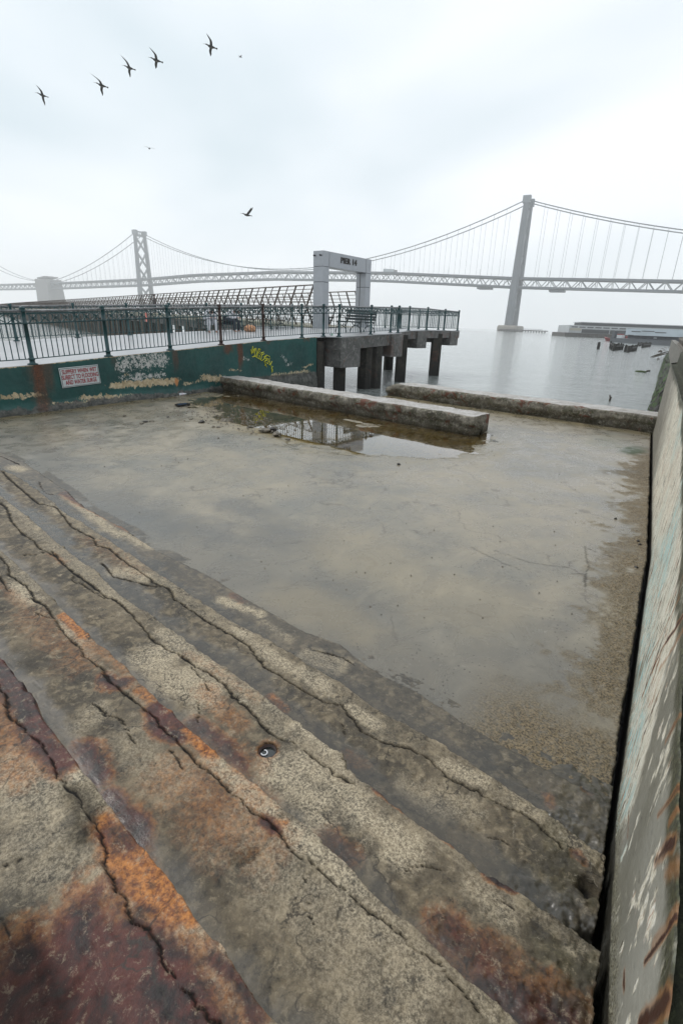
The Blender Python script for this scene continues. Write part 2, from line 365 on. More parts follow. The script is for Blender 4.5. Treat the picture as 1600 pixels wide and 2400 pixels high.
# ------------------------------------------------------------------ steps
ZS = [.035, .15, .30, .45, .60]
EPX = [[(-200, 950), (0, 1059), (60, 1085), (153, 1148), (200, 1190), (286, 1235), (365, 1290), (434, 1321), (510, 1362), (600, 1415), (714, 1480), (800, 1510), (860, 1560), (902, 1585), (973, 1618), (1086, 1692), (1193, 1753), (1259, 1789), (1382, 1855)],
 [(-200, 985), (0, 1097), (51, 1122), (120, 1172), (153, 1203), (189, 1219), (286, 1286), (357, 1332), (434, 1383), (536, 1449), (638, 1505), (714, 1551), (800, 1597), (877, 1656), (1004, 1722), (1086, 1773), (1157, 1819), (1234, 1870), (1290, 1906), (1361, 1967)],
 [(-200, 1020), (0, 1158), (66, 1209), (168, 1296), (230, 1342), (291, 1398), (383, 1459), (490, 1536), (577, 1597), (628, 1633), (709, 1700), (760, 1735), (806, 1768), (812, 1777), (803, 1785), (812, 1800), (838, 1826), (876, 1850), (978, 1926), (1065, 1978), (1126, 2034), (1208, 2085), (1310, 2151), (1380, 2200)],
 [(-200, 1105), (0, 1286), (66, 1340), (117, 1393), (168, 1444), (230, 1505), (286, 1551), (332, 1600), (418, 1677), (490, 1738), (561, 1799), (663, 1896), (800, 2008), (902, 2110), (973, 2166), (1040, 2233), (1106, 2294), (1167, 2345), (1223, 2400), (1330, 2480)],
 [(-200, 1300), (0, 1528), (51, 1597), (77, 1638), (128, 1712), (179, 1773), (255, 1876), (327, 1957), (403, 2069), (510, 2207), (566, 2268), (612, 2335), (658, 2400), (760, 2520)]]
def z1(l, o, s): return [(a/s+o[0], b/s+o[1]) for a, b in l]
CPX = [(1, z1([(0, 190), (40, 240), (100, 290), (170, 350), (260, 372), (330, 460), (430, 510), (440, 545), (500, 560), (560, 610), (690, 700), (700, 715), (780, 750), (800, 790), (900, 855), (960, 900), (1070, 960), (1140, 1010), (1220, 1110), (1340, 1180), (1490, 1270), (1568, 1280)], (0, 1000), 1.96)
          + z1([(100, 230), (210, 280), (300, 300), (400, 350), (480, 430), (600, 490), (720, 560), (800, 580), (900, 650), (1000, 750), (1020, 770)], (800, 1600), 1.96), 1.),
 (2, z1([(0, 350), (30, 370), (50, 430), (100, 490), (160, 530), (180, 560), (250, 590), (290, 630), (350, 680), (440, 740), (500, 790), (540, 800), (600, 860), (650, 910), (690, 970), (760, 1020), (850, 1070), (900, 1110), (960, 1130), (1030, 1190), (1080, 1250), (1150, 1300), (1200, 1372)], (0, 1000), 1.96)
          + [(633, 1719), (654, 1729), (690, 1745), (717, 1762), (735, 1778), (772, 1802), (782, 1815), (800, 1824), (827, 1838)], 1.),
 (3, z1([(0, 600), (40, 640), (40, 680), (120, 730), (160, 790), (220, 830), (245, 880), (290, 950), (380, 1030), (390, 1060), (470, 1110), (490, 1160), (560, 1210), (640, 1280), (720, 1340)], (0, 1000), 1.96)
          + z1([(750, 220), (810, 260), (900, 370), (960, 400), (1060, 510), (1160, 590), (1240, 640), (1290, 700), (1340, 780), (1430, 830), (1500, 900), (1568, 950)], (0, 1600), 1.96)
          + z1([(70, 1010), (120, 1050), (200, 1090), (270, 1150), (350, 1240), (440, 1290), (510, 1370), (590, 1460), (640, 1530), (680, 1568), (760, 1700)], (800, 1600), 1.96), .85),
 (4, z1([(-60, -120), (0, 20), (35, 80), (40, 150), (90, 200), (160, 270), (220, 330), (260, 420), (310, 490), (370, 530), (390, 600), (460, 700), (480, 780), (475, 830), (520, 920), (570, 990), (610, 1090), (680, 1140), (730, 1220), (770, 1320), (830, 1400), (900, 1460), (960, 1530), (1000, 1568), (1100, 1700)], (0, 1600), 1.96), .75)]
XPX = [(1, z1([(470, 630), (520, 690), (600, 710), (680, 730), (740, 740)], (0, 1000), 1.96), .8), (2, z1([(110, 590), (170, 590), (230, 570), (270, 600)], (0, 1000), 1.96), .7),
 (2, z1([(340, 680), (330, 710), (380, 725), (400, 740), (480, 790)], (0, 1000), 1.96), .5), (3, z1([(160, 850), (200, 870), (250, 885)], (0, 1000), 1.96), .6), (3, z1([(0, 690), (30, 750), (60, 757)], (0, 1000), 1.96), .7), (3, z1([(0, 350), (60, 440)], (0, 1000), 1.96), .5),
 (3, z1([(430, 100), (480, 150), (540, 160), (580, 200), (590, 250), (620, 290)], (0, 1600), 1.96), .6), (2, z1([(900, 80), (912, 130), (905, 185)], (0, 1600), 1.96), .5), (3, z1([(780, 310), (810, 350), (830, 390)], (0, 1600), 1.96), .5),
 (2, z1([(880, 1110), (940, 1170), (965, 1215)], (0, 1000), 1.96), .7), (2, z1([(300, 870), (350, 840), (420, 850), (470, 870)], (800, 1600), 1.96), .6), (1, z1([(670, 710), (740, 730), (790, 770)], (800, 1600), 1.96), .5),
 (0, z1([(0, 135), (50, 155), (90, 175)], (0, 1000), 1.96), .8), (0, z1([(200, 305), (250, 312), (295, 300)], (0, 1000), 1.96), .6), (0, z1([(180, 255), (190, 280), (215, 305)], (0, 1000), 1.96), .5),
 (4, z1([(0, 840), (60, 830), (95, 815)], (0, 1600), 1.96), .5), (3, z1([(1390, 910), (1420, 1000), (1400, 1060), (1440, 1130)], (0, 1600), 1.96), .4), (0, [(735, 1525), (760, 1530), (800, 1540), (830, 1560)], .9), (1, z1([(0, 190), (20, 235)], (800, 1600), 1.96), .5),
 (2, z1([(730, 1000), (800, 1050)], (800, 1600), 1.96), .4), (4, z1([(0, 1080), (30, 1150), (60, 1220)], (0, 1600), 1.96), .5)]
# stains: (level, pixel line, radius m, strength, kind)
STN = [(3, [(420, 1800), (520, 1900), (600, 1960)], .16, .42, 'o'), (3, [(280, 1960), (360, 2080)], .05, .6, 'o'), (4, [(0, 1700), (60, 1800)], .10, .5, 'o'), (2, [(480, 1620), (560, 1700)], .07, .45, 'o'), (2, [(560, 1830), (640, 1880)], .06, .4, 'o'), (4, [(0, 2280), (60, 2400)], .12, .9, 'd'), (3, [(540, 1790), (620, 1860)], .03, .5, 'o'), (4, [(420, 2330), (500, 2400)], .06, .8, 'm'), (1, [(200, 1260), (330, 1340)], .12, .25, 'o'), (3, [(60, 1430), (200, 1560)], .10, .35, 'o'), (4, [(170, 2200), (230, 2330), (420, 2400)], .125, 1, 'm'), (4, [(110, 2280), (180, 2420)], .14, 1, 'm'), (4, [(300, 2230), (380, 2330), (430, 2400)], .09, 1, 'm'), (4, [(90, 2170), (300, 2120)], .04, .4, 'o'), (4, [(60, 2150), (110, 2240)], .03, .5, 'o'),
 (4, [(0, 1540), (60, 1640), (120, 1715)], .085, .95, 'm'), (4, [(-20, 1570), (60, 1650), (100, 1700)], .12, .7, 'o'), (4, [(110, 1745), (150, 1790), (160, 1740)], .06, 1, 'm'), (4, [(100, 1720), (150, 1740)], .09, .5, 'o'),
 (4, [(180, 1860), (215, 1900), (200, 1950)], .045, .9, 'd'), (4, [(240, 1930), (300, 2010), (330, 2060), (390, 2140)], .055, 1, 'o'), (4, [(310, 1960), (380, 2060), (450, 2160)], .025, 1, 'o'), (4, [(250, 1950), (310, 1970)], .05, .7, 'm'), (4, [(340, 2110), (470, 2260), (560, 2380)], .055, .55, 'o'),
 (4, [(500, 2250), (560, 2300), (600, 2380)], .03, .8, 'm'), (4, [(480, 2330), (560, 2380)], .06, .45, 'm'), (4, [(60, 2290), (60, 2330)], .03, .5, 'o'),
 (3, [(200, 1760), (235, 1800), (225, 1825)], .06, 1, 'm'), (3, [(250, 1870), (300, 1910), (330, 1940), (330, 1970)], .045, 1, 'm'), (3, [(340, 1850), (480, 1830), (600, 1900)], .12, .28, 'o'), (3, [(380, 1820), (300, 1880)], .10, .25, 'o'),
 (3, [(245, 1590), (265, 1605), (290, 1600)], .045, .9, 'm'), (3, [(150, 1440), (200, 1490)], .035, .9, 'o'), (3, [(190, 1490), (300, 1570)], .06, .45, 'o'), (3, [(365, 1660), (385, 1715), (410, 1730)], .05, 1, 'm'), (3, [(380, 1650), (440, 1700), (500, 1760)], .055, 1, 'o'), (3, [(330, 1620), (380, 1665)], .05, .7, 'o'),
 (3, [(400, 1680), (420, 1700)], .04, .9, 'm'), (3, [(620, 1925), (645, 1945)], .03, .9, 'm'), (3, [(640, 1930), (665, 1930)], .025, .8, 'o'), (3, [(560, 2010), (590, 2000)], .03, .6, 'd'), (3, [(0, 1370), (60, 1420)], .05, .35, 'o'), (3, [(700, 1700), (660, 1720)], .04, .3, 'o'),
 (2, [(460, 1700), (520, 1740), (570, 1800)], .05, .75, 'm'), (2, [(560, 1760), (600, 1800), (560, 1820)], .07, .4, 'o'), (2, [(600, 1590), (650, 1620), (720, 1690)], .03, .7, 'o'), (2, [(440, 1535), (520, 1580), (600, 1640)], .05, .3, 'o'), (2, [(780, 1975), (810, 2000)], .05, .6, 'm'), (2, [(1040, 2180), (1090, 2230), (1150, 2250)], .08, .7, 'm'),
 (2, [(1160, 2330), (1230, 2370), (1340, 2400)], .09, .9, 'm'), (2, [(1000, 2240), (1100, 2300)], .09, .3, 'o'), (2, [(120, 1300), (150, 1320)], .05, .4, 'o'), (2, [(880, 1850), (960, 1905), (1010, 1940), (1060, 1975)], .018, .9, 'm'), (2, [(1140, 2050), (1200, 2085)], .02, 1, 'm'),
 (1, [(635, 1632), (665, 1660)], .035, .85, 'o'), (1, [(640, 1650), (655, 1660)], .04, .5, 'm'), (1, [(820, 1770), (850, 1790)], .05, .4, 'o'), (1, [(395, 1345), (400, 1352)], .04, .7, 'o'), (1, [(1350, 2005), (1365, 2025)], .02, .8, 'm'),
 (0, [(150, 1155), (230, 1200), (300, 1230), (350, 1265)], .06, .8, 'm'), (0, [(270, 1225), (330, 1255)], .05, .7, 'o'), (0, [(1110, 1700), (1140, 1712)], .03, .6, 'm'), (0, [(550, 1395), (570, 1410)], .04, .6, 'm'), (0, [(1285, 1870), (1290, 1890)], .03, .6, 'o'), (0, [(1370, 1850), (1380, 1855)], .02, .8, 'm')]
# pale patches: cream scale, lichen and exposed aggregate
LGT = [(0, [(30, 1095), (50, 1100)], .10, 1), (0, [(160, 1160), (210, 1200), (250, 1235), (280, 1255)], .07, 1.), (0, [(240, 1240), (300, 1255), (360, 1285)], .06, .9), (0, [(520, 1405), (560, 1420), (610, 1440)], .05, 1), (0, [(720, 1535), (790, 1560)], .08, .6), (0, [(620, 1460), (680, 1500)], .05, .5),
 (1, [(150, 1200), (120, 1180)], .08, .5), (1, [(270, 1340), (340, 1350)], .09, .8), (1, [(560, 1480), (640, 1540), (760, 1610)], .06, .8), (1, [(1040, 1790), (1130, 1830)], .05, .8), (1, [(820, 1660), (880, 1700)], .04, .9), (1, [(1000, 1860), (1100, 1900)], .08, .45), (1, [(960, 1840), (1060, 1890)], .07, .4),
 (2, [(360, 1540), (420, 1600), (480, 1620)], .13, .9), (2, [(400, 1600), (470, 1560)], .09, .9), (2, [(640, 1810), (700, 1850), (760, 1880)], .10, 1), (2, [(700, 1780), (800, 1860)], .09, .9), (2, [(820, 1880), (880, 1940), (960, 1990)], .08, .95), (2, [(700, 1700), (770, 1760)], .06, .95), (2, [(380, 1480), (560, 1610)], .05, .7), (2, [(1100, 2080), (1180, 2140)], .06, .6), (2, [(20, 1180), (150, 1300)], .07, .4),
 (2, [(560, 1900), (700, 1950)], .10, .35), (2, [(1330, 2230), (1340, 2240)], .02, 1),
 (3, [(30, 1370), (80, 1410)], .06, .8), (3, [(500, 1780), (640, 1900)], .05, .9), (3, [(660, 1930), (800, 2050)], .05, .95), (3, [(820, 2100), (1000, 2300)], .14, .6), (3, [(300, 1740), (420, 1830)], .12, .35), (3, [(600, 1960), (700, 2100), (900, 2300)], .14, .4), (3, [(200, 1700), (220, 1680)], .06, .5),
 (4, [(150, 1770), (200, 1850), (240, 1900)], .035, .9), (4, [(30, 1830), (120, 1900)], .13, .55), (4, [(60, 1960), (200, 2050)], .12, .4), (4, [(190, 1890), (205, 1935), (235, 1975)], .012, 1.), (4, [(510, 2230), (540, 2270)], .03, 1), (4, [(230, 2060), (260, 2070)], .04, .6), (4, [(45, 2270), (55, 2290)], .012, 1), (4, [(95, 2360), (110, 2385)], .012, 1)]
def lev(pts, l): return [tuple(onz(a, b, ZS[l])[:2]) for a, b in pts]
def ramp_axis(a, b, d0, k, c=0.):
    xs = [a]; x = a
    while x < b: x += d0*(1+k*abs(x-c)); xs.append(x)
    return np.array(xs)
xs = -ramp_axis(-.16, 11.6, .0045, 1.15)[::-1]
ys = ramp_axis(-.25, 2.32, .0044, .12)
X, Y = np.meshgrid(xs, ys)
EDG = []
for i, e in enumerate(EPX):
    P = sorted(lev(e, i)); ex = [p[0] for p in P]; ey = [p[1] for p in P]
    EDG.append(np.interp(X, ex, ey)+(fbm(X*24, X*0+i*9, 5, 40+i, .6)-.5)*.014+.010*sst(.62, .72, fbm(X*8, X*0+i*5, 3, 60+i)))
Z = np.zeros_like(X)
for i in range(5):
    w = .010+.022*fbm(X*9, Y*9, 3, 70+i)
    prev = ZS[i-1] if i else 0.0
    Z = Z+(ZS[i]-prev)*sst(0, 1, (EDG[i]-Y)/w+.5)
lvl = sum((Y < EDG[i]).astype(int) for i in range(5))-1          # -1 slab side, 0..4 tread index
wob = fbm(X*30, Y*30, 3, 5)-.5; wob2 = fbm(X*30, Y*30, 3, 9)-.5
wj = fbm(X*85, Y*85, 2, 15)-.5; wj2 = fbm(X*85, Y*85, 2, 16)-.5
crack = np.zeros_like(X); strip = np.zeros_like(X)
for l, pl, wd in CPX+XPX:
    P = lev(pl, l); m = (abs(lvl-l) <= 0)
    d = dpoly(X+wob*.020+wj*.008, Y+wob2*.020+wj2*.008, P)
    wn = wd*(.0012+.0075*fbm(X*9, Y*9, 3, 12)**1.6)*(1+.30*np.abs(X))
    crack = np.maximum(crack, np.where(m, 1-sst(.45, 1.25, d/wn), 0))
    Z = Z-np.where(m, .013*wd*(1-sst(.2, 1.6, d/wn)), 0)
    Z = Z+np.where(m, .0015*wd*(1-sst(.0, .06, d)), 0)
for k, (l, pl, wd) in enumerate(CPX):
    P = sorted(lev(pl, l)); cy = np.interp(X, [p[0] for p in P], [p[1] for p in P])
    strip = np.maximum(strip, np.where((lvl == l) & (Y > cy), 1., 0))
rusto = np.zeros_like(X); rustm = np.zeros_like(X); light = np.zeros_like(X); dark = np.zeros_like(X)
ed = fbm(X*7, Y*7, 5, 21, .6)-.5; ed2 = fbm(X*24, Y*24, 5, 25, .65)-.5
for l, pl, r, st, kd in STN:
    d = dpoly(X, Y, lev(pl, l)); m = (lvl == l) | (d < .0)
    v = st*sst(1.5, .2, d/r+ed*1.0+ed2*.8)*m
    if kd == 'o': rusto = np.maximum(rusto, v)
    elif kd == 'm': rustm = np.maximum(rustm, v); rusto = np.maximum(rusto, st*sst(1.6, .7, d/r+ed*1.3+ed2*1.1)*m*.7)
    else: dark = np.maximum(dark, v)
for l, pl, r, st in LGT:
    d = dpoly(X, Y, lev(pl, l)); v = st*sst(1.4, .2, d/r+ed*1.4+ed2*1.1)*(lvl == l)
    light = np.maximum(light, v)
light = light*1.15; light = np.maximum(light, strip*np.clip(1.9*fbm(X*3.2, Y*5, 4, 33)-.55, .05, .85)*np.where(lvl == 1, .65, 1.)*sst(-9, -1.5, X))
edge_d = np.min([np.abs(Y-EDG[i]) for i in range(5)], 0)
light = np.maximum(light, np.where(lvl >= 1, .75*sst(.014, .002, edge_d), 0))
# water lying at each riser foot; its dark tone also paints contact shade
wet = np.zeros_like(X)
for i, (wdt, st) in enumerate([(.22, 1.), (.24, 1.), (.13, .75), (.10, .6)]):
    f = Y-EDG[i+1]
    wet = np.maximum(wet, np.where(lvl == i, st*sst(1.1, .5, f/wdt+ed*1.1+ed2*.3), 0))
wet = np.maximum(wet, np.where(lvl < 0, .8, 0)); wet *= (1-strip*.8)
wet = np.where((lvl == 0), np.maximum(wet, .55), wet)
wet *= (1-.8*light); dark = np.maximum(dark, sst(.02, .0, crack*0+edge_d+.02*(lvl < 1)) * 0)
# ragged sink by the foot of the wall
wd_ = wallr_x(Y)-X
barn = sst(.42, .10, wd_+ed*.22+ed2*.1)
moss = barn*sst(.45, .6, fbm(X*12, Y*12, 4, 88))
gap = sst(.032, .018, wd_+.018*ed2)
Z = Z-gap*.5
hole = sst(.055, .0, np.hypot(X-onz(1385, 2060, .2)[0], Y-onz(1385, 2060, .2)[1])+ed2*.06)
hole2 = sst(.10, .0, np.hypot((X-onz(1400, 2190, .25)[0]), Y-onz(1400, 2190, .25)[1])+ed*.12+ed2*.08)
Z = Z-hole*.05-hole2*.10
crack = np.maximum(crack, np.maximum(gap, np.maximum(hole, hole2*.9)))
rough_a = (fbm(X*46, Y*46, 5, 3, .62)-.5)*.0085+(fbm(X*3, Y*3, 3, 4)-.5)*.018
pit = sst(.74, .84, vnoise(X*75, Y*75, 50))*.004
ragg = barn*(fbm(X*28, Y*28, 4, 55)-.4)*.03
Z = Z+rough_a*(1-.85*wet)-pit*(1-wet)+ragg+light*.0025*(fbm(X*90, Y*90, 2, 6))
# drain hole
dc = onz(627, 1757, .30); dr = np.hypot(X-dc[0], Y-dc[1])
Z = Z-.05*sst(.040, .035, dr); crack = np.maximum(crack, .9*sst(.041, .038, dr))
rusto = np.maximum(rusto, .5*sst(.07, .045, dr+ed2*.04))
crack = np.maximum(crack, dark*.75); crack = np.maximum(crack, .8*sst(.022, .006, np.abs(Y-EDG[0]-.006))*sst(.35, .55, fbm(X*6, Y*6, 4, 91)))
P3 = np.stack([X, Y, Z], -1)
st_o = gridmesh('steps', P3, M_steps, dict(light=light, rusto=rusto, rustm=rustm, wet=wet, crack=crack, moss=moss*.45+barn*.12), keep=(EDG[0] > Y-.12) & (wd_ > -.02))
tag(st_o, 'cracked and rust-stained wet concrete steps running down to the slab', 'steps', kind='structure')
mb = MB(); mb.box((-11.45, -.25, -1.2), (-.2, 1.45, -.02)); mb.build('step_foundation', M_beam, st_o)
# drain fittings
dz = empty('drain_pipe', (dc[0], dc[1], .285)); tag(dz, 'round drain pipe full of water, set in the cracked steps', 'drain')
mb = MB(); mb.lathe((0, 0, 0), [(.0385, -.03), (.0385, .004), (.0345, .006), (.0345, -.03)], 28); mb.build('pipe_rim', M_rustpaint, dz, True)
g = MT('still_dark_water'); M_still = g.done((.02, .024, .022), .02, None, spec=.8)
mb = MB(); mb.lathe((0, 0, 0), [(.034, -.012), (.034, -.008)], 28); mb.build('pipe_water', M_still, dz)
mb = MB(); mb.tube([(-.012+.013*math.cos(t), -.009+.013*math.sin(t), -.005) for t in np.linspace(-2.2, 2.4, 16)], .0028, 6)
mb.build('pipe_ring', plain('white_plastic', (.75, .76, .78), .4, .05, 20, 0, 0), dz, True)

# ------------------------------------------------------------------ slab
xs = -ramp_axis(-.3, 12.75, .010, .32)[::-1]; ys = ramp_axis(1.9, 13.2, .010, .22, 1.9)
X, Y = np.meshgrid(xs, ys)
PUD = [tuple(onz(a, b)[:2]) for a, b in [(515, 914), (600, 930), (650, 941), (765, 963), (900, 986), (1023, 1004), (1100, 1017)]]
PUD2 = [tuple(onz(a, b)[:2]) for a, b in [(560, 940), (640, 970), (700, 1000), (800, 1020), (900, 1030), (980, 1030)]]
ed = fbm(X*1.6, Y*1.6, 5, 121)-.5; ed2 = fbm(X*6, Y*6, 5, 125, .65)-.5
d1 = dpoly(X, Y, PUD2)
lf = sst(-12.4, -9.2, X)
pud = sst(1.3, .6, d1/1.12+ed*.9+ed2*(1.0-.5*lf))
pud = np.maximum(pud, sst(1.2, .6, dpoly(X, Y, PUD)/.45+ed2*.5))
Zs = -.040*pud+(fbm(X*.8, Y*.8, 3, 130)-.5)*.008+(fbm(X*9, Y*9, 4, 131, .6)-.5)*.003
deb = sst(1.2, .2, dpoly(X, Y, [tuple(onz(a, b)[:2]) for a, b in [(440, 945), (520, 965), (600, 985), (640, 1005)]])/.75+ed*.7)
Zs += deb*(fbm(X*5, Y*5, 5, 140, .65)-.42)*.055
wd_ = wallr_x(Y)-X
barn = sst(1.0, .12, wd_/(.50+.20*fbm(Y*1.3, Y*0, 3, 150))+ed*.9+ed2*1.3)
barn = barn*sst(-.15, .12, (fbm(X*16, Y*16, 4, 151)-.5)+barn*.75-.25)
barn = np.maximum(barn, sst(2.75, 2.15, Y+X*.0+ed2*.3)*sst(1.0, .4, wd_+ed*.3))
barn *= sst(10.9, 9.2, Y+ed*2)
gap = sst(.040, .028, wd_+.02*(fbm(X*9, Y*9, 3, 155)-.5))
Zs = Zs+barn*(fbm(X*22, Y*22, 4, 156)-.35)*.022-gap*.4
def blob(px, py, rx, ry): c = onz(px, py); return sst(1.1, .2, np.hypot((X-c[0])/rx, (Y-c[1])/ry)+ed*.9+ed2*.7)
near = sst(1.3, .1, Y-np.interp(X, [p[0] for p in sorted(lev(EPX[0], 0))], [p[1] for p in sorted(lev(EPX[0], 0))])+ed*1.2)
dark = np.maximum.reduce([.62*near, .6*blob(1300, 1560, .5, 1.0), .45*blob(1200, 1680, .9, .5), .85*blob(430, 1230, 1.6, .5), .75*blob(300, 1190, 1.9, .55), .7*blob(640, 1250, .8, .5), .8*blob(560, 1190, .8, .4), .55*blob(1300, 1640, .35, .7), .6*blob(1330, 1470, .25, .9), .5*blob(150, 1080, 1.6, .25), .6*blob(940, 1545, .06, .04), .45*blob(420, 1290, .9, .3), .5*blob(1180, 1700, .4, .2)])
green = np.maximum(.85*blob(1480, 1055, .26, .55), .35*blob(1420, 1035, .6, .9))
tan = np.maximum.reduce([blob(900, 1330, 1.0, .6), blob(760, 1440, .7, .35), .8*blob(1060, 1400, .8, .7), .6*blob(520, 1090, 2., 1.0)])
mud = np.maximum(pud, .75*sst(1.8, .5, d1/1.1+ed*.8)); mud = np.maximum(mud, .8*sst(.7, .1, np.abs(X-wallg_x(Y))+ed*.6)); mud = np.maximum(mud, .6*sst(.35, .05, 12.1-Y+ed*.3))
crack = np.zeros_like(X); dry = deb*.9
for pl, w in [([(1370, 1280), (1375, 1330), (1372, 1375), (1368, 1345), (1340, 1345)], .006), ([(1375, 1285), (1440, 1310)], .005), ([(1160, 1290), (1250, 1320), (1330, 1330)], .006), ([(1100, 1280), (1180, 1320), (1220, 1335)], .005)]:
    crack = np.maximum(crack, .6*sst(w*1.6, w*.5, dpoly(X+ed2*.05, Y+ed2*.05, [tuple(onz(a, b)[:2]) for a, b in pl])))
crack = np.maximum(crack, sst(.055, .035, wd_+.03*(fbm(X*9, Y*9, 3, 155)-.5)))
E0 = sorted(lev(EPX[0], 0)); e0 = np.interp(X, [p[0] for p in E0], [p[1] for p in E0])
keep = (wd_ > -.03) & (Y > e0-.02) & (X > wallg_x(Y)-.05) & ((Y < 10.1) | (X > -8.7))
sl_o = gridmesh('slab', np.stack([X, Y, Zs], -1), M_slab, dict(dark=dark, green=green, tan=tan, mud=mud, barn=barn, crack=crack, dry=dry), keep=keep)
tag(sl_o, 'broad wet concrete slab between the steps, the green wall and the low kerbs', 'slab', kind='structure')
mb = MB(); mb.box((-12.7, 2.4, -2.0), (-8.7, 10.05, -.14)); mb.box((-8.69, 2.4, -2.0), (-1.75, 12.9, -.14)); mb.build('slab_body', M_pile, sl_o)
# puddle sheet
g = MT('clear_puddle_water'); t = g.t; fr = t.nodes.new('ShaderNodeFresnel'); fr.inputs[0].default_value = 1.36
gl = t.nodes.new('ShaderNodeBsdfGlossy'); gl.inputs['Roughness'].default_value = .015; gl.inputs[0].default_value = (1, 1, 1, 1)
tr = t.nodes.new('ShaderNodeBsdfTransparent'); tr.inputs[0].default_value = (.82, .74, .50, 1); ms = t.nodes.new('ShaderNodeMixShader')
nb = g.bump(g.noise(14, 3), .02, .01); g.l(nb, gl.inputs['Normal']); g.l(g.math('MULTIPLY', fr.outputs[0], 1.5, True), ms.inputs[0]); g.l(tr.outputs[0], ms.inputs[1]); g.l(gl.outputs[0], ms.inputs[2])
g.l(ms.outputs[0], t.nodes['Material Output'].inputs[0]); M_pud = g.m
mb = MB(); mb.add([(-12.6, 6.2, -.009), (-3.4, 6.2, -.009), (-3.4, 9.6, -.009), (-12.6, 9.6, -.009)], [(0, 1, 2, 3)])
tag(mb.build('puddle', M_pud, recalc=False), 'shallow still brown puddle by the low kerb, mirroring the sky and railing', 'puddle', kind='structure')

# ------------------------------------------------------------------ low kerbs
def kerb(name, A, B, wdt, h, label, zb=-.35, skew=0., drop=0.):
    A = np.array(A, float); B = np.array(B, float); L = np.linalg.norm(B-A); u = (B-A)/L; n = np.array([-u[1], u[0]])
    if n[1] < 0: n = -n
    e = empty(name, (0, 0, 0)); tag(e, label, 'kerb', 'low broken concrete kerbs around the slab')
    s = np.arange(0, L+.001, .03); prof = []
    for t in np.linspace(0, 1, 16): prof.append((0, zb+(h-zb)*t, 0, -1))
    for t in np.linspace(0, 1, 12)[1:]: prof.append((wdt*t, h, 1, 0))
    for t in np.linspace(0, 1, 8)[1:]: prof.append((wdt, h+(zb-.4-h)*t, 0, 1))
    prof = np.array(prof); SS, K = np.meshgrid(s, np.arange(len(prof)))
    q = prof[:, 0][K]; z = prof[:, 1][K]
    rough = fbm(SS*2.2+3, z*5+q*4, 5, 200, .6)-.5; r2 = fbm(SS*9, z*14+q*9, 4, 210, .6)-.5
    side = (K < 16) & (K > 0)
    # spalled front face: the lower part is eaten back under a harder lip
    lip = h-.13-.10*fbm(SS*1.1, SS*0+2, 4, 220, .6)
    spall = np.where(K < 16, sst(lip+.012, lip-.012, z), 0)*(.02+.12*fbm(SS*2.6, z*6, 4, 230, .6)**1.5)
    q = q+np.where(K < 16, spall+rough*.07+r2*.06, 0)+np.where(K > 26, rough*.05, 0)
    z = z+np.where((K >= 15) & (K <= 27), rough*.05+r2*.025-drop*(.16*sst(.34, .0, SS+rough*.3)), 0)-np.where(K < 15, drop*.16*sst(.34, 0, SS+rough*.3)*np.clip((z-zb)/(h-zb), 0, 1)**3, 0)
    corner = sst(.075, .0, np.abs(q)+np.abs(h-z)); cn = fbm(SS*3.1, SS*0+7, 5, 250, .62); z = z-corner*(.008+.075*np.clip(cn-.42, 0, 1)+.03*np.clip(r2, 0, 1)); q = q+corner*(.008+.10*np.clip(cn-.45, 0, 1))
    Pn = np.stack([A[0]+u[0]*SS+n[0]*q+skew*q*u[0], A[1]+u[1]*SS+n[1]*q, z], -1)
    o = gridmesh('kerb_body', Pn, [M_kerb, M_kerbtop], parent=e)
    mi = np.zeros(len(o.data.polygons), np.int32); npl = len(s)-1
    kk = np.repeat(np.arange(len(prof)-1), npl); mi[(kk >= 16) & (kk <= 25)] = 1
    if len(mi) == len(kk): o.data.polygons.foreach_set('material_index', mi)
    for end, nm in ((0, 'kerb_end'), (-1, 'kerb_end')):
        ring = Pn[:, end]; c = ring.mean(0); sg = -1 if end == 0 else 1
        rr = []
        for f in (1, .8, .5, 0): rr.append(c+(ring-c)*f+np.append(u, 0)*sg*(.05*(1-f)**.5)+(np.random.rand(*ring.shape)-.5)*.03*(f < 1))
        gridmesh(nm, np.array(rr), M_kerb, parent=e, smooth=False)
    return e
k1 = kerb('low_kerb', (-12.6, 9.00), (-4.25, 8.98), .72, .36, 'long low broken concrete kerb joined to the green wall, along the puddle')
k2 = kerb('low_kerb', (-8.75, 12.2), (-1.5, 12.32), .85, .36, 'low mossy concrete kerb at the water, reaching to the right wall', drop=1.)

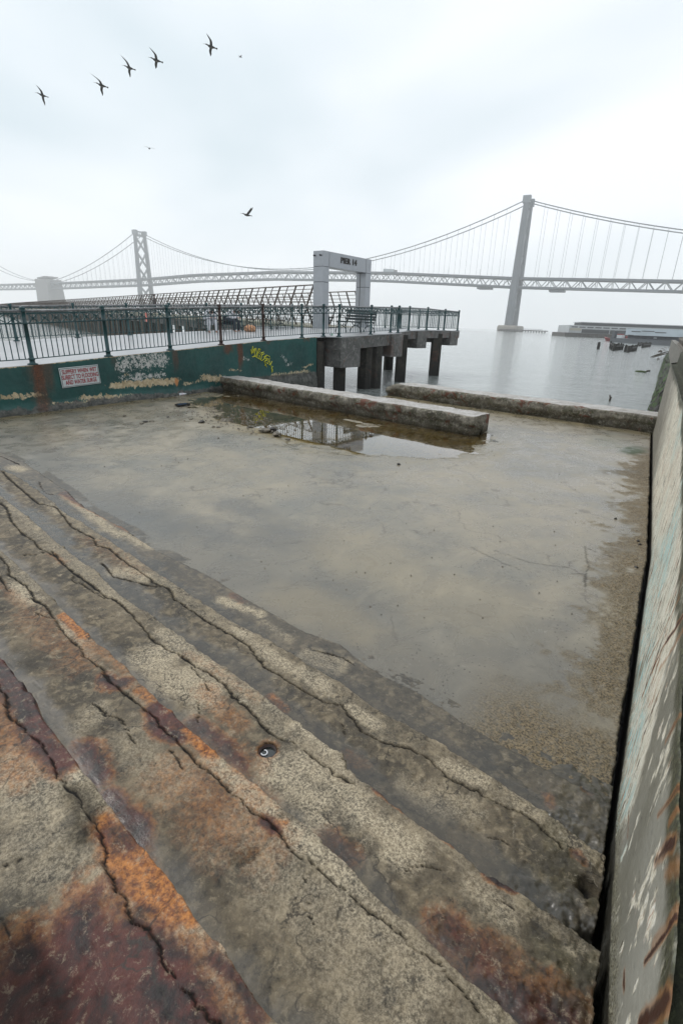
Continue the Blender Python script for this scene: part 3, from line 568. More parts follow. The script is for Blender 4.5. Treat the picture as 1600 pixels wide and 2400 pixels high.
# ------------------------------------------------------------------ green wall
def green_mat():
    g = MT('peeling_green_wall_paint')
    big = g.noise(1.1, 5, .6, .4); mid = g.noise(8, 6, .7, .6); st = g.noise(5, 6, .65, .5, g.map((1, 1, .18))); fine = g.noise(45, 5, .75)
    base = g.mix(g.step(big, .3, .7), (.004, .046, .043), (.008, .075, .068))
    base = g.mix(g.step(st, .52, .75, 0, .45), base, (.03, .075, .075))
    base = g.mix(g.step(st, .45, .25, 0, .6), base, (.003, .018, .017))
    c14 = g.noise(13, 7, .78, .6, g.map((1, 1, .8))); cream = g.attr('cream'); base = g.mix(g.step(g.math('ADD', g.math('MULTIPLY', g.math('SUBTRACT', c14, .5), 2.4), cream), .5, .62), base, g.mix(g.step(mid, .35, .65), (.34, .26, .15), (.56, .47, .32)))
    fl = g.noise(15, 8, .8, .5); wh = g.attr('white'); base = g.mix(g.step(g.math('ADD', g.math('MULTIPLY', g.math('SUBTRACT', fl, .5), 2.6), wh), .66, .74), base, (.50, .50, .48))
    low = g.attr('low'); base = g.mix(g.math('MULTIPLY', g.step(g.math('ADD', g.math('MULTIPLY', g.math('SUBTRACT', mid, .5), .8), low), .42, .6), .92), base, g.mix(g.step(mid, .35, .7), (.018, .017, .015), (.14, .135, .12)))
    base = g.mix(g.math('MULTIPLY', g.attr('rust'), g.step(st, .25, .6, .5, 1), True), base, g.mix(g.step(fine, .4, .65), (.045, .014, .006), (.16, .055, .018)))
    base = g.mix(g.attr('orange'), base, (.48, .20, .07))
    return g.done(base, g.step(mid, .3, .7, .35, .7), g.bump(g.math('ADD', g.math('MULTIPLY', fine, .4), fl), .5, .008))
def wallg_hit(px, py):
    r = ray(px, py)
    for (ax, ay), (bx, by) in zip(WALLG[:-1], WALLG[1:]):
        ux, uy = bx-ax, by-ay; den = r[0]*uy-r[1]*ux
        t = (ax*uy-ay*ux)/den; s = (r[0]*t-ax)/ux if abs(ux) > abs(uy) else (r[1]*t-ay)/uy
        if t > 0 and -.001 <= s <= 1.001: return ay+s*(by-ay), 2+r[2]*t
    return r[1]*t, 2+r[2]*t
yv = np.arange(-1., 13.6, .014); zv = np.linspace(0, 1, 110)
YY, TT = np.meshgrid(yv, zv); topz = deckz(YY); zb = np.where(YY < 9.0, -.10, -.9); ZZ = zb+(topz-zb)*TT
XX = wallg_x(YY)
n1 = fbm(YY*1.4, ZZ*3, 4, 300)-.5; n2 = fbm(YY*9, ZZ*7, 5, 310, .65)-.5; n3 = fbm(YY*5, ZZ*1.2, 4, 320, .6)-.5; n4 = fbm(YY*26, ZZ*14, 4, 330, .7)-.5
def bl(x0, y0, x1, y1, rz, st=1.):            # soft band on the wall between two photographed points
    (a, b), (c, d) = wallg_hit(x0, y0), wallg_hit(x1, y1)
    t = np.clip((YY-a)/(c-a+1e-9), 0, 1); return st*sst(1.7, .25, np.hypot((ZZ-(b+(d-b)*t)+n2*.10+n4*.08)/rz, np.clip(np.maximum(a-YY, YY-c)+n2*.3, 0, 9)/.22))
cream = np.maximum.reduce([bl(0, 933, 85, 925, .055, .72), bl(135, 945, 205, 940, .04, .62), bl(200, 932, 270, 930, .075, .72), bl(270, 903, 405, 893, .09, .95), bl(262, 940, 300, 925, .04, .6), bl(430, 900, 470, 892, .05, .55), bl(480, 885, 518, 888, .12, .72), bl(540, 866, 560, 868, .04, .6), bl(640, 880, 720, 870, .09, .62), bl(280, 830, 290, 880, .06, .5), bl(715, 860, 724, 855, .05, .7)])
white = np.maximum.reduce([bl(282, 852, 383, 842, .26, .80), bl(290, 885, 380, 878, .12, .74), bl(570, 840, 582, 843, .09, .62), bl(663, 833, 667, 843, .12, .75), bl(675, 855, 680, 851, .08, .7)])*(.9+.5*n2)
low = sst(.26, .02, ZZ-.05*n3*4-.10*n1)*.9
low = np.maximum(low, np.where(YY > 9.2, sst(.45, .1, ZZ), 0))
rust = np.zeros_like(YY); 
for px_, py_, w, ln, s_ in [(90, 870, .16, 1.0, 1), (108, 870, .16, .75, .7), (266, 845, .09, .4, .35), (411, 832, .10, .7, .8), (535, 822, .22, .25, 1), (563, 830, .13, .95, 1), (632, 812, .2, .06, .5), (718, 802, .2, .15, .6), (70, 862, .10, .5, .4)]:
    c = wallg_hit(px_, py_)[0]; dz_ = deckz(YY)-ZZ
    rust = np.maximum(rust, s_*sst(1.2, .4, np.abs(YY-c+n1*.1)/w+n2*.5)*sst(ln, ln*.45, dz_+n3*.4))
oc = wallg_hit(414, 895); orange = .95*sst(1.1, .6, np.hypot((YY-oc[0])/.07, (ZZ-oc[1])/.13)+n2*.9)
oc = wallg_hit(100, 940); rust = np.maximum(rust, .75*sst(1.2, .4, np.hypot((YY-oc[0])/.2, (ZZ-oc[1])/.22)+n2*.8))
cream = np.maximum(cream, .72*sst(.03, .008, deckz(YY)-ZZ+n2*.03))
XX = XX+n1*.02+n2*.006+low*.03*(n2+.3)+.05*sst(.25, -.05, ZZ)
wo = empty('green_retaining_wall'); tag(wo, 'dark green retaining wall with peeling paint, rust streaks and yellow graffiti', 'wall')
gridmesh('painted_face', np.stack([XX, YY, ZZ], -1), green_mat(), dict(cream=cream, white=white, low=low, rust=rust, orange=orange), wo)
mb = MB(); y13 = 13.6
mb.add([(wallg_x(y13), y13, -.9), (wallg_x(y13), y13, deckz(y13)), (wallg_x(y13)-.5, y13+.02, deckz(y13)), (wallg_x(y13)-.5, y13+.02, -.9)], [(0, 1, 2, 3)])
mb.build('wall_end', M_green, wo)
def stroke(mb, pts, w, off=.012):
    q = []
    for a, b in pts:
        y, z = wallg_hit(a, b); q.append((wallg_x(y)+off, y, z))
    mb.tube(q, w, 5)
gz = lambda l: z1(l, (540, 720), 7.127)
mb = MB()
for ln in [[(335, 705), (345, 780), (370, 650), (378, 770), (400, 700)], [(345, 780), (400, 690), (425, 680), (440, 760), (425, 830), (400, 760), (420, 700)], [(360, 828), (400, 815), (430, 835), (480, 860), (520, 890)], [(440, 830), (455, 740), (465, 690), (500, 700), (490, 740), (455, 750), (520, 800)],
           [(520, 790), (505, 870), (485, 865)], [(500, 760), (550, 745), (560, 770), (530, 790), (515, 760)], [(480, 800), (475, 865)], [(520, 890), (560, 860), (600, 795), (610, 860), (560, 905)], [(545, 830), (600, 800), (650, 820), (660, 860), (610, 865), (560, 840)],
           [(560, 900), (600, 885), (630, 900), (620, 945), (580, 910)], [(560, 905), (580, 960), (565, 975)], [(575, 940), (600, 1000)], [(640, 860), (650, 930), (680, 985), (700, 1040), (695, 1075)], [(690, 900), (665, 950), (640, 960)], [(705, 985), (680, 1010), (690, 1090)], [(470, 690), (480, 720)], [(390, 830), (400, 790)]]:
    stroke(mb, gz(ln), .011)
mb.build('graffiti', M_yel, wo, True)
# sign on the wall
def wp(px, py, off=.03):
    y, z = wallg_hit(px, py); return Vector((wallg_x(y)+off, y, z))
a, b, c, d = wp(137, 863), wp(228, 853), wp(235, 898), wp(144, 909)
ctr = (a+b+c+d)/4; ux = ((b-a)+(c-d)).normalized(); uy = ((a-d)+(b-c)); uy = (uy-ux*uy.dot(ux)).normalized(); uz = ux.cross(uy)
sw = ((b-a).length+(c-d).length)/2; sh = ((a-d).length+(b-c).length)/2
so_ = empty('warning_sign'); so_.matrix_world = Matrix([[ux.x, uy.x, uz.x, ctr.x], [ux.y, uy.y, uz.y, ctr.y], [ux.z, uy.z, uz.z, ctr.z], [0, 0, 0, 1]])
tag(so_, 'white metal warning sign with red capitals about slippery, flooding and water surge', 'sign')
mb = MB(); mb.box((-sw/2, -sh/2, -.012), (sw/2, sh/2, 0)); mb.build('sign_plate', M_signw, so_, bevel=.006)
mb = MB(); bw = .008; i_ = .016
for (x0, y0, x1, y1) in [(-sw/2+i_, sh/2-i_-bw, sw/2-i_, sh/2-i_), (-sw/2+i_, -sh/2+i_, sw/2-i_, -sh/2+i_+bw), (-sw/2+i_, -sh/2+i_+bw, -sw/2+i_+bw, sh/2-i_-bw), (sw/2-i_-bw, -sh/2+i_+bw, sw/2-i_, sh/2-i_-bw)]:
    mb.box((x0, y0, .001), (x1, y1, .003))
mb.build('sign_border', M_black, so_)
def text(name, body, size, mat, parent, loc, sx=1., off=.0, ext=.002, rot=(0, 0, 0), cs=1.):
    cu = bpy.data.curves.new(name, 'FONT'); cu.body = body; cu.size = size; cu.align_x = 'CENTER'; cu.align_y = 'CENTER'; cu.extrude = ext; cu.offset = off; cu.space_character = cs
    o = bpy.data.objects.new(name, cu); COL.objects.link(o); cu.materials.append(mat); o.parent = parent; o.location = loc; o.scale = (sx, 1, 1); o.rotation_euler = rot
    bpy.context.view_layer.update(); dg = bpy.context.evaluated_depsgraph_get(); me = bpy.data.meshes.new_from_object(o.evaluated_get(dg)); bpy.data.objects.remove(o)
    o = bpy.data.objects.new(name, me); COL.objects.link(o); o.parent = parent; o.location = loc; o.scale = (sx, 1, 1); o.rotation_euler = rot
    return o
for k, t_ in enumerate(['SLIPPERY WHEN WET', 'SUBJECT TO FLOODING', 'AND WATER SURGE']):
    cs_ = sh*.30; o = text('lettering', t_, cs_, M_red, so_, (0, (1-k)*sh*.27, .003), 1, cs_*.022, .001, cs=1.06)
    bpy.context.view_layer.update(); wv_ = o.dimensions.x
    o.scale = (min(1., sw*(.88, .93, .80)[k]/max(wv_, 1e-3)), 1, 1)

# ------------------------------------------------------------------ right wall
def rwall_mat():
    g = MT('streaked_peeling_sea_wall')
    v = g.map((1, 1, .22)); st = g.noise(20, 9, .72, .35, v); st2 = g.noise(75, 7, .75, .3, v); big = g.noise(1.6, 4, .6, .5, g.map((1, 1, .4))); fine = g.noise(80, 5, .75); mid = g.noise(12, 6, .7, .8)
    base = g.mix(g.step(st, .37, .49), (.15, .135, .095), (.66, .62, .50))
    base = g.mix(g.step(st2, .50, .56, 0, .9), base, (.80, .78, .70))
    base = g.mix(g.math('MULTIPLY', g.step(st, .47, .56), g.attr('cyan')), base, (.36, .56, .55))
    base = g.mix(g.math('MULTIPLY', g.step(st2, .60, .68), g.attr('cyan')), base, (.14, .42, .46))
    base = g.mix(g.step(st, .43, .38, 0, .8), base, (.06, .055, .038))
    base = g.mix(g.step(st2, .42, .37, 0, .75), base, (.04, .035, .025))
    s3 = g.noise(33, 6, .7, .3, g.map((1, 1, .14), (0, 0, .7))); base = g.mix(g.step(s3, .565, .64, 0, .85), base, (.32, .11, .03))
    bare = g.attr('bare'); bc = g.mix(g.step(big, .3, .7), (.19, .185, .15), (.36, .355, .31)); bc = g.mix(g.step(g.noise(30, 7, .75), .45, .30, 0, .6), bc, (.06, .06, .045)); bc = g.mix(g.step(st, .55, .72, 0, .5), bc, (.24, .25, .25)); bc = g.mix(g.step(mid, .64, .70, 0, .8), bc, (.42, .40, .30))
    base = g.mix(bare, base, bc)
    base = g.mix(g.attr('gray'), base, g.mix(g.step(st2, .4, .6), (.08, .074, .06), (.24, .22, .18)))
    moss = g.attr('moss'); base = g.mix(g.math('MULTIPLY', moss, g.step(mid, .3, .5, .6, 1), True), base, g.mix(g.step(fine, .4, .65), (.018, .02, .010), (.075, .08, .035)))
    bn = g.attr('barn'); base = g.mix(g.math('MULTIPLY', bn, g.step(g.noise(95, 4, .7), .35, .5), True), base, g.mix(g.step(g.noise(150, 3, .7), .42, .6), (.05, .048, .03), (.34, .32, .24)))
    base = g.mix(g.attr('rust'), base, g.mix(g.step(g.attr('rust'), .45, .95), (.36, .15, .045), (.050, .015, .009)))
    base = g.mix(g.attr('crack'), base, (.01, .009, .007))
    h = g.math('ADD', g.math('MULTIPLY', fine, .5), g.math('MULTIPLY', st2, .6))
    return g.done(base, g.step(bare, 0, 1, .62, .36), g.bump(h, .6, .006))
WT = [(.2, .85), (.71, .92), (.78, .965), (1.1, 1.0), (1.78, 1.045), (2.6, 1.05), (4.3, 1.08), (5.7, 1.18), (6.5, 1.30), (8.5, 1.36), (11, 1.42), (14.5, 1.52), (72, 1.56)]
def wtop(y): return np.interp(y, [p[0] for p in WT], [p[1] for p in WT])
yv = ramp_axis(.25, 13.2, .0035, .42, 0.); TT = np.linspace(0, 1, 300)
YY, TT = np.meshgrid(yv, TT); ZT = wtop(YY)+.035*(fbm(YY*9, YY*0, 5, 401, .6)-.5); zb = -.25; ZZ = zb+(ZT-zb)*TT
w0 = wallr_x(YY); n1 = fbm(YY*2.2, ZZ*2.2, 4, 410)-.5; n2 = fbm(YY*16, ZZ*6, 5, 411, .65)-.5; n3 = fbm(YY*34, ZZ*30, 4, 412, .6)-.5
ground = np.interp(YY, [.2, .38, .80, 1.2, 1.66, 2.03, 14], [.6, .6, .45, .3, .15, 0, 0])
barn = sst(.13, .03, ZZ-ground+n1*.08+n2*.08)*sst(4.5, 2.5, YY+n2); barn = np.maximum(barn, sst(.10, .03, ZZ-ground+n1*.08+n2*.08)*.6)
def rwall_hit(px, py):
    r = ray(px, py); best = None
    for (ax, ay), (bx, by) in zip(WALLR[:-1], WALLR[1:]):
        ux, uy = bx-ax, by-ay; den = r[0]*uy-r[1]*ux; t = (ax*uy-ay*ux)/den; s = (r[1]*t-ay)/uy
        if t > 0 and -.001 <= s <= 1.001: return (ay+s*(by-ay), 2+r[2]*t)
    return (r[1]*t, 2+r[2]*t)
rust = np.zeros_like(YY)
for pl, w, s_ in [([(1606, 1430), (1580, 1478), (1555, 1514), (1530, 1570), (1503, 1636)], .020, 1.), ([(1594, 1398), (1560, 1470), (1517, 1553)], .012, .75), ([(1605, 1465), (1575, 1520), (1545, 1570)], .02, .6), ([(1592, 1675), (1575, 1710), (1558, 1740)], .018, .8), ([(1606, 1820), (1575, 1870), (1542, 1913)], .013, .8), ([(1606, 1855), (1585, 1905), (1570, 1931)], .014, .55),
                  ([(1580, 1975), (1560, 1990), (1535, 2020)], .030, 1.), ([(1585, 2030), (1560, 2050)], .03, .5), ([(1583, 2150), (1560, 2190), (1537, 2223), (1512, 2257)], .013, 1.), ([(1585, 2130), (1555, 2180), (1530, 2215)], .016, .5), ([(1566, 2340), (1540, 2370), (1500, 2410)], .03, 1.), ([(1534, 1305), (1529, 1330)], .02, .9), ([(1539, 1290), (1531, 1318)], .02, .7), ([(1475, 1895), (1471, 1965)], .006, .9), ([(1462, 2280), (1462, 2320)], .012, 1.),
                  ([(1576, 1010), (1566, 1040), (1553, 1085)], .03, .55), ([(1568, 990), (1556, 1035)], .02, .45), ([(1556, 1095), (1549, 1120)], .04, .9), ([(1586, 1275), (1579, 1300)], .006, .7), ([(1600, 1350), (1590, 1400)], .01, .7), ([(1583, 1075), (1572, 1110), (1560, 1150)], .02, .6), ([(1595, 1150), (1580, 1200)], .012, .5), ([(1570, 1195), (1560, 1230)], .015, .6), ([(1552, 1170), (1543, 1200)], .02, .6), ([(1592, 1225), (1586, 1245)], .008, .7)]:
    P = [rwall_hit(a, b) for a, b in pl]; L = np.zeros_like(YY)
    d = dpoly(YY, ZZ, P); rust = np.maximum(rust, s_*sst(1.2, .1, d/(w*.9)+n2*1.4+n3*.6))
la, lb = rwall_hit(1545, 1590), rwall_hit(1600, 1500)
bare = sst(-.12, .05, 1.75-YY+(ZZ-.45)*.35+n2*.28+n1*.5)
pe = n2+n1; bare = bare*sst(.665, .59, fbm(YY*22+5, ZZ*9, 5, 420, .62)*1.0)
gray = .9*sst(6.5, 10., YY+n1*2-(ZZ-.4)*1.)+.0*YY
edge = sst(.075, .02, ZT-ZZ+n1*.06+n2*.05)
moss = sst(.11, .03, ZT-ZZ+n1*.14+n2*.10)*.95; moss = np.maximum(moss, .85*sst(.62, .75, fbm(YY*1.4, ZZ*1.5, 4, 430))*sst(6, 4, YY)*sst(2.2, 3, YY))
cyan = sst(.35, .62, fbm(YY*1.1, ZZ*1.2, 3, 440))*sst(1.2, 1.7, YY)*sst(9, 6, YY)
crk = np.zeros_like(YY)
for pl in [[(1560, 1080), (1575, 1000), (1587, 985)], [(1527, 1260), (1545, 1180), (1556, 1150)], [(1600, 1370), (1570, 1430), (1553, 1462)]]:
    crk = np.maximum(crk, .7*sst(.006, .002, dpoly(YY+n3*.03, ZZ, [rwall_hit(a, b) for a, b in pl])))
crk = np.maximum(crk, .9*sst(.02, -.01, ZZ-ground+n2*.02+.01))
XX = w0+n1*.008+n2*.003+n3*.003-barn*(n3+.5)*.010+.004*sst(.006, .0, ZT-ZZ)
sea = empty('sea_wall'); tag(sea, 'pale peeling concrete sea wall with vertical rust streaks, running along the right side', 'wall')
gridmesh('wall_face', np.stack([XX, YY, ZZ], -1), rwall_mat(), dict(rust=rust, bare=bare, gray=gray, moss=moss, barn=barn, cyan=cyan, crack=crk), sea)
M_mosstop = old_concrete('mossy_wall_top', (.014, .016, .008), (.040, .044, .022), (.006, .006, .004), None, .15, 4, .5)
q = [.25, .6, 1, 1.5, 2, 2.5, 3, 3.6, 4.2, 5, 6, 7, 9, 11, 13.2]; qq = np.array(q); VV = np.linspace(0, 1, 26); QY, QV = np.meshgrid(ramp_axis(.02, 13.2, .02, .3, 0), VV)
QX = wallr_x(QY)+.004+.10*np.clip(QV*4, 0, 1)+.02*np.clip(QV*4-1, 0, 1)+2.4*np.clip(QV*2-1, 0, 1); QZ = wtop(QY)-.03+np.clip(QV*4-1, 0, 1)*.26+(fbm(QY*14, QV*9, 5, 450, .6)-.5)*.05
gridmesh('wall_top', np.stack([QX, QY, QZ], -1), M_mosstop, parent=sea)
mb = MB(); far = []
for k in range(len(q)-1): pass
fy = [13.2, 20, 30, 45, 72]
for a_, b_ in zip(fy[:-1], fy[1:]):
    xa, xb = wallr_x(a_), wallr_x(b_); mb.add([(xa, a_, -1.2), (xb, b_, -1.2), (xb, b_, wtop(b_)), (xa, a_, wtop(a_)), (xa+.4, a_, -1.2), (xb+.4, b_, -1.2), (xb+.4, b_, wtop(b_)), (xa+.4, a_, wtop(a_))], [(0, 1, 2, 3), (3, 2, 6, 7), (4, 7, 6, 5)])
M_graywall = old_concrete('grey_far_wall', (.10, .095, .082), (.19, .18, .155), (.06, .055, .05), None, .15, 1.5)
mb.build('far_wall_face', M_graywall, sea)
mb = MB(); mb.box((.30, -.3, -1), (.9, .28, .75)); mb.build('wall_core', M_mosstop, sea)
# timber boards standing on the wall
tb = empty('timber_fence', (0, 0, 0)); tag(tb, 'weathered grey upright timber boards standing on top of the sea wall', 'fence')
y = 6.6; k = 0
bm_ = MB()
boards = []
while y < 40:
    w = .14+.05*random.random(); x = wallr_x(y)+.20; h = 1.93+.05*random.random()-.02
    boards.append((x, y, w, h)); y += w+.012+(.10 if k % 7 == 6 else 0); k += 1
for n_, (x, y, w, h) in enumerate(boards):
    mb = MB() if n_ < 70 else bm_
    zb_ = wtop(y)-.1; t0 = random.uniform(-.01, .02)
    mb.add([(x+t0, y, zb_), (x+t0-.15*w, y+w, zb_), (x+t0-.15*w+.04, y+w, zb_), (x+t0+.04, y, zb_), (x+t0, y, h), (x+t0-.15*w, y+w, h), (x+t0-.15*w+.04, y+w, h), (x+t0+.04, y, h)], [(0, 3, 2, 1), (4, 5, 6, 7), (0, 1, 5, 4), (1, 2, 6, 5), (2, 3, 7, 6), (3, 0, 4, 7)])
    if n_ < 70: mb.build('board', M_wood, tb)
o = bm_.build('boards_beyond', M_wood, tb); o['kind'] = 'stuff'
for zz in (1.58, 1.86):
    mb = MB(); mb.bar((wallr_x(6.6)+.17, 6.6, zz), (wallr_x(40)+.17, 40, zz), .05, .09); mb.build('wale', M_wood, tb)
# pipe stub on the wall
px_ = rwall_hit(1597, 935); pe = empty('wall_pipe', (wallr_x(px_[0])+.10, px_[0], px_[1])); tag(pe, 'short grey pipe with a rusty flange on top of the sea wall', 'pipe')
mb = MB(); mb.tube([(0, 0, -.25), (0, 0, .06)], .05, 14); mb.build('pipe_body', M_railtop, pe, True)
mb = MB(); mb.lathe((0, 0, .06), [(.085, 0), (.085, .03)], 16); mb.build('flange', plain('rusty_flange', (.22, .07, .02), .7), pe)

# ------------------------------------------------------------------ seaweed bank
lo = [onz(a, b, -.6)[:2] for a, b in [(1505, 1010), (1516, 975), (1528, 933), (1537, 903), (1541, 882), (1551, 852), (1560, 831), (1568, 806)]]
lo = sorted([(p[1], p[0]) for p in lo])
yv = np.concatenate([np.arange(13.05, 30, .06), np.arange(30, 75, .25)]); TT = np.linspace(-.15, 1, 60)
YY, TT = np.meshgrid(yv, TT); xl = np.interp(YY, [p[0] for p in lo], [p[1] for p in lo]); xl = np.minimum(xl, wallr_x(YY)-.35); xr = wallr_x(YY)+.05
rr = fbm(YY*2.4, TT*3, 5, 500, .6)-.5; rr2 = fbm(YY*7, TT*9, 4, 510, .6)-.5
ZZ = -.62+TT*.95+rr*.75+rr2*.30; XX = xl+(xr-xl)*TT+rr*.22
g = MT('seaweed_and_riprap'); a_ = g.noise(3, 6, .7, .8); b_ = g.noise(14, 6, .75, .9)
base = g.mix(g.step(b_, .4, .65), (.008, .007, .006), (.045, .036, .028)); base = g.mix(g.step(g.noise(22, 3), .66, .72, 0, .7), base, (.18, .17, .16))
base = g.mix(g.math('MULTIPLY', g.attr('weed'), g.step(b_, .42, .55)), base, g.mix(g.step(g.noise(40, 4), .4, .6), (.02, .055, .008), (.12, .26, .03)))
M_bank = g.done(base, .6, g.bump(b_, .9, .05))
weed = sst(.50, .60, fbm(YY*2.3, TT*3.5, 5, 520, .65)+.07*sst(.6, .0, TT))
tag(gridmesh('seaweed', np.stack([XX, YY, ZZ], -1), M_bank, dict(weed=weed)), 'dark seaweed and green algae over riprap at the foot of the sea wall', 'seaweed', kind='stuff')

# ------------------------------------------------------------------ walkway deck
pf = [(float(wallg_x(y_))-.035, y_) for y_ in (-3., 2., 3.04, 4.1, 5.8, 7.2, 9.2, 11.1, 13.4)]+[(-12.95, 14.0), (-12.4, 14.3), (-12.75, 16.7), (-12.85, 18.9), (-13.3, 18.95), (-14.1, 21.4), (-14.3, 23.3), (-14.55, 25.6), (-14.6, 27.5)]
xb = -19.0
dk = empty('walkway'); tag(dk, 'raised concrete waterside walkway on piles between the two green railings', 'walkway')
mb = MB(); vs = []; n = len(pf)
for x, y in pf: vs.append((x, y, deckz(y)))
for x, y in pf: vs.append((xb, y, deckz(y)))
for x, y in pf: vs.append((x, y, deckz(y)-.03))
for x, y in pf: vs.append((xb, y, deckz(y)-.03))
fs = []
for i in range(n-1):
    fs += [(i, i+1, n+i+1, n+i), (2*n+i, 3*n+i, 3*n+i+1, 2*n+i+1), (i, 2*n+i, 2*n+i+1, i+1), (n+i, n+i+1, 3*n+i+1, 3*n+i)]
fs.append((n-1, 3*n-1, 4*n-1, 2*n-1)); mb.add(vs, fs); mb.build('deck_slab', M_deck, dk)
# promenade behind the gate and land
mb = MB(); mb.box((-19.0-1.6, 17.0, 1.35), (-19.01, 24.6, 1.70)); mb.build('gate_landing', M_deck, dk)
def beam(ya, yb, inset, depth, thick=.5, nm='edge_beam'):
    mb = MB()
    P = [p for p in pf if ya < p[1] < yb]; PP = [(np.interp(ya, [p[1] for p in pf], [p[0] for p in pf]), ya)]+P+[(np.interp(yb, [p[1] for p in pf], [p[0] for p in pf]), yb)]
    for (x0, y0), (x1, y1) in zip(PP[:-1], PP[1:]):
        if y1-y0 < .06: continue
        z0, z1_ = deckz(y0)-.033, deckz(y1)-.033; i_ = inset; depth_ = depth+.11
        v = [(x0-i_, y0, z0), (x1-i_, y1, z1_), (x1-i_-thick, y1, z1_), (x0-i_-thick, y0, z0)]
        v += [(a, b, c-depth_) for a, b, c in v]; mb.add(v, [(0, 1, 2, 3), (7, 6, 5, 4), (0, 4, 5, 1), (1, 5, 6, 2), (2, 6, 7, 3), (3, 7, 4, 0)])
    return mb.build(nm, M_beam, dk, bevel=.01)
beam(13.62, 14.29, .9, .35); beam(14.3, 18.9, .02, .34); beam(19.0, 27.48, .02, .26)
for (x, y, w, l, d) in [(-12.95, 14.9, 1.1, 1.15, .98), (-13.2, 18.45, .9, .85, .82), (-14.55, 22.6, .9, .9, .72), (-14.9, 26.7, .8, .9, .66), (-13.6, 13.9, .3, .4, .5)]:
    mb = MB(); z0 = deckz(y)-.036; mb.box((x-w/2, y-l/2, z0-d-.11), (x+w/2, y+l/2, z0-.003)); mb.build('pile_cap', M_beam, dk, bevel=.02)
for y in (14.9, 18.45, 22.6, 26.7):
    mb = MB(); z0 = deckz(y)-.15; mb.box((-19, y-.35, z0-.55), (-13.9 if y < 22 else -15.4, y+.35, z0-.002)); mb.build('cross_beam', M_beam, dk)
for a_, b_, dd in [(744, 880, .7), (795, 890, .6), (866, 905, .95), (944, 895, .6), (1022, 890, .55)]:
    pass
PILES = [(735, 752, 13.95, .46), (779, 813, 15.0, .52), (842, 870, 16.9, .5), (868, 890, 17.4, .5), (926, 954, 20.6, .52), (1006, 1033, 25.0, .55)]
for x0, x1, yy, w in PILES:
    r = ray((x0+x1)/2, 835); xx = r[0]/r[1]*yy
    mb = MB(); zt = deckz(yy)-.17; mb.tube([(xx, yy, -2.5), (xx, yy, zt)], [w*.62]*2, 4 if w > .5 else 8); mb.build('pile', M_pile, dk)
for xx, yy in [(-18.2, 15.5), (-18.2, 25.5)]:
    mb = MB(); mb.tube([(xx, yy, -2.5), (xx, yy, deckz(yy)-.2)], .3, 8); mb.build('pile', M_pile, dk)
# dark backing of the land side under the walkway
mb = MB(); mb.box((-18.9, -3, -1.5), (-13.4, 13.5, .5)); mb.build('fill', M_pile, dk)

# ------------------------------------------------------------------ green railings
def post(root, x, y, z, mat=None, h=1.07, lean=(0, 0)):
    mb = MB(); mb.lathe((0, 0, 0), [(.10, 0), (.10, .02), (.055, .035), (.05, .09), (.062, .095), (.062, .13), (.044, .135), (.04, h-.30), (.052, h-.295), (.052, h-.255), (.040, h-.25), (.038, h-.06), (.05, h-.055), (.05, h-.035), (.040, h-.03), (.058, h+.0), (.058, h+.02), (.03, h+.04)], 12)
    o = mb.build('post', mat or M_green, root, True); o.location = (x, y, z); return o
def panel(root, A, B, za, zb_, h=1.07, mat=None, barmat=None):
    A = Vector((A[0], A[1], za)); B = Vector((B[0], B[1], zb_)); L = (B-A).length; u = (B-A).normalized()
    a = A+u*.06; b = B-u*.06; up = Vector((0, 0, 1)); mb = MB()
    tp = up*(h-.045); sc_ = up*(h-.275); bt = up*.115
    mb.tube([a+sc_, b+sc_], .016, 6); mb.bar(a+bt, b+bt, .03, .018)
    mb.tube([a+up*(h-.085), b+up*(h-.085)], .012, 6)
    L2 = (b-a).length; nb_ = max(2, round(L2/.125))
    for k in range(nb_+1):
        p = a+(b-a)*((k+.5)/(nb_+1)); mb.tube([p+bt, p+tp], .0105, 5)
    nc = max(1, round(L2/.25)); rn = h-.18
    for k in range(nc):
        p0 = a+(b-a)*(k/nc); p1 = a+(b-a)*((k+1)/nc)
        mb.bar(p0+sc_, p1+up*(h-.09), .016); mb.bar(p0+up*(h-.09), p1+sc_, .016)
        c = (p0+p1)/2+up*rn; nrm = u.cross(up)
        ring = [c+(u*math.cos(t)+up*math.sin(t))*.022 for t in np.linspace(0, 2*math.pi, 9)]; mb.tube(ring, .012, 4)
    o = mb.build('panel', mat or M_green, root)
    mb = MB(); mb.tube([a+tp-u*.03, b+tp+u*.03], .024, 8); mb.build('top_rail', barmat or M_railtop, root, True)
    return o
def railing(name, pts, label, rusty=(), group='green iron railings of the walkway'):
    e = empty(name); tag(e, label, 'railing', group)
    for i, (x, y) in enumerate(pts):
        post(e, x, y, deckz(y), M_rustpaint if i in rusty else M_green)
        if i: panel(e, pts[i-1], pts[i], deckz(pts[i-1][1]), deckz(y), mat=M_green)
    return e
front = [(float(wallg_x(y_))-.10, y_) for y_ in (.4, 2.15, 3.88, 5.60, 7.30, 9.22, 11.05, 12.9)]+[(-13.0, 14.0), (-12.52, 14.32), (-12.82, 16.6), (-12.95, 18.72)]
front2 = [(-13.38, 18.75), (-14.15, 21.34), (-14.33, 23.3), (-14.62, 25.6), (-14.68, 27.3), (-16.0, 27.35), (-17.4, 27.35), (-18.75, 27.35)]
railing('railing', front, 'green iron railing with lattice band, standing on the green wall above the slab', (5, 6))
railing('railing', front2, 'green iron railing around the far end of the walkway beyond the bench')
back = [(-18.7, y) for y in (2.2, 4.0, 5.85, 7.71, 9.57, 11.28, 13.0, 14.8, 16.5, 17.9)]
railing('railing', back, 'green iron railing along the far side of the walkway, behind the people')
railing('railing', [(-18.75, 24.0), (-18.75, 25.7), (-18.75, 27.2)], 'short green iron railing right of the gate, on the far side')

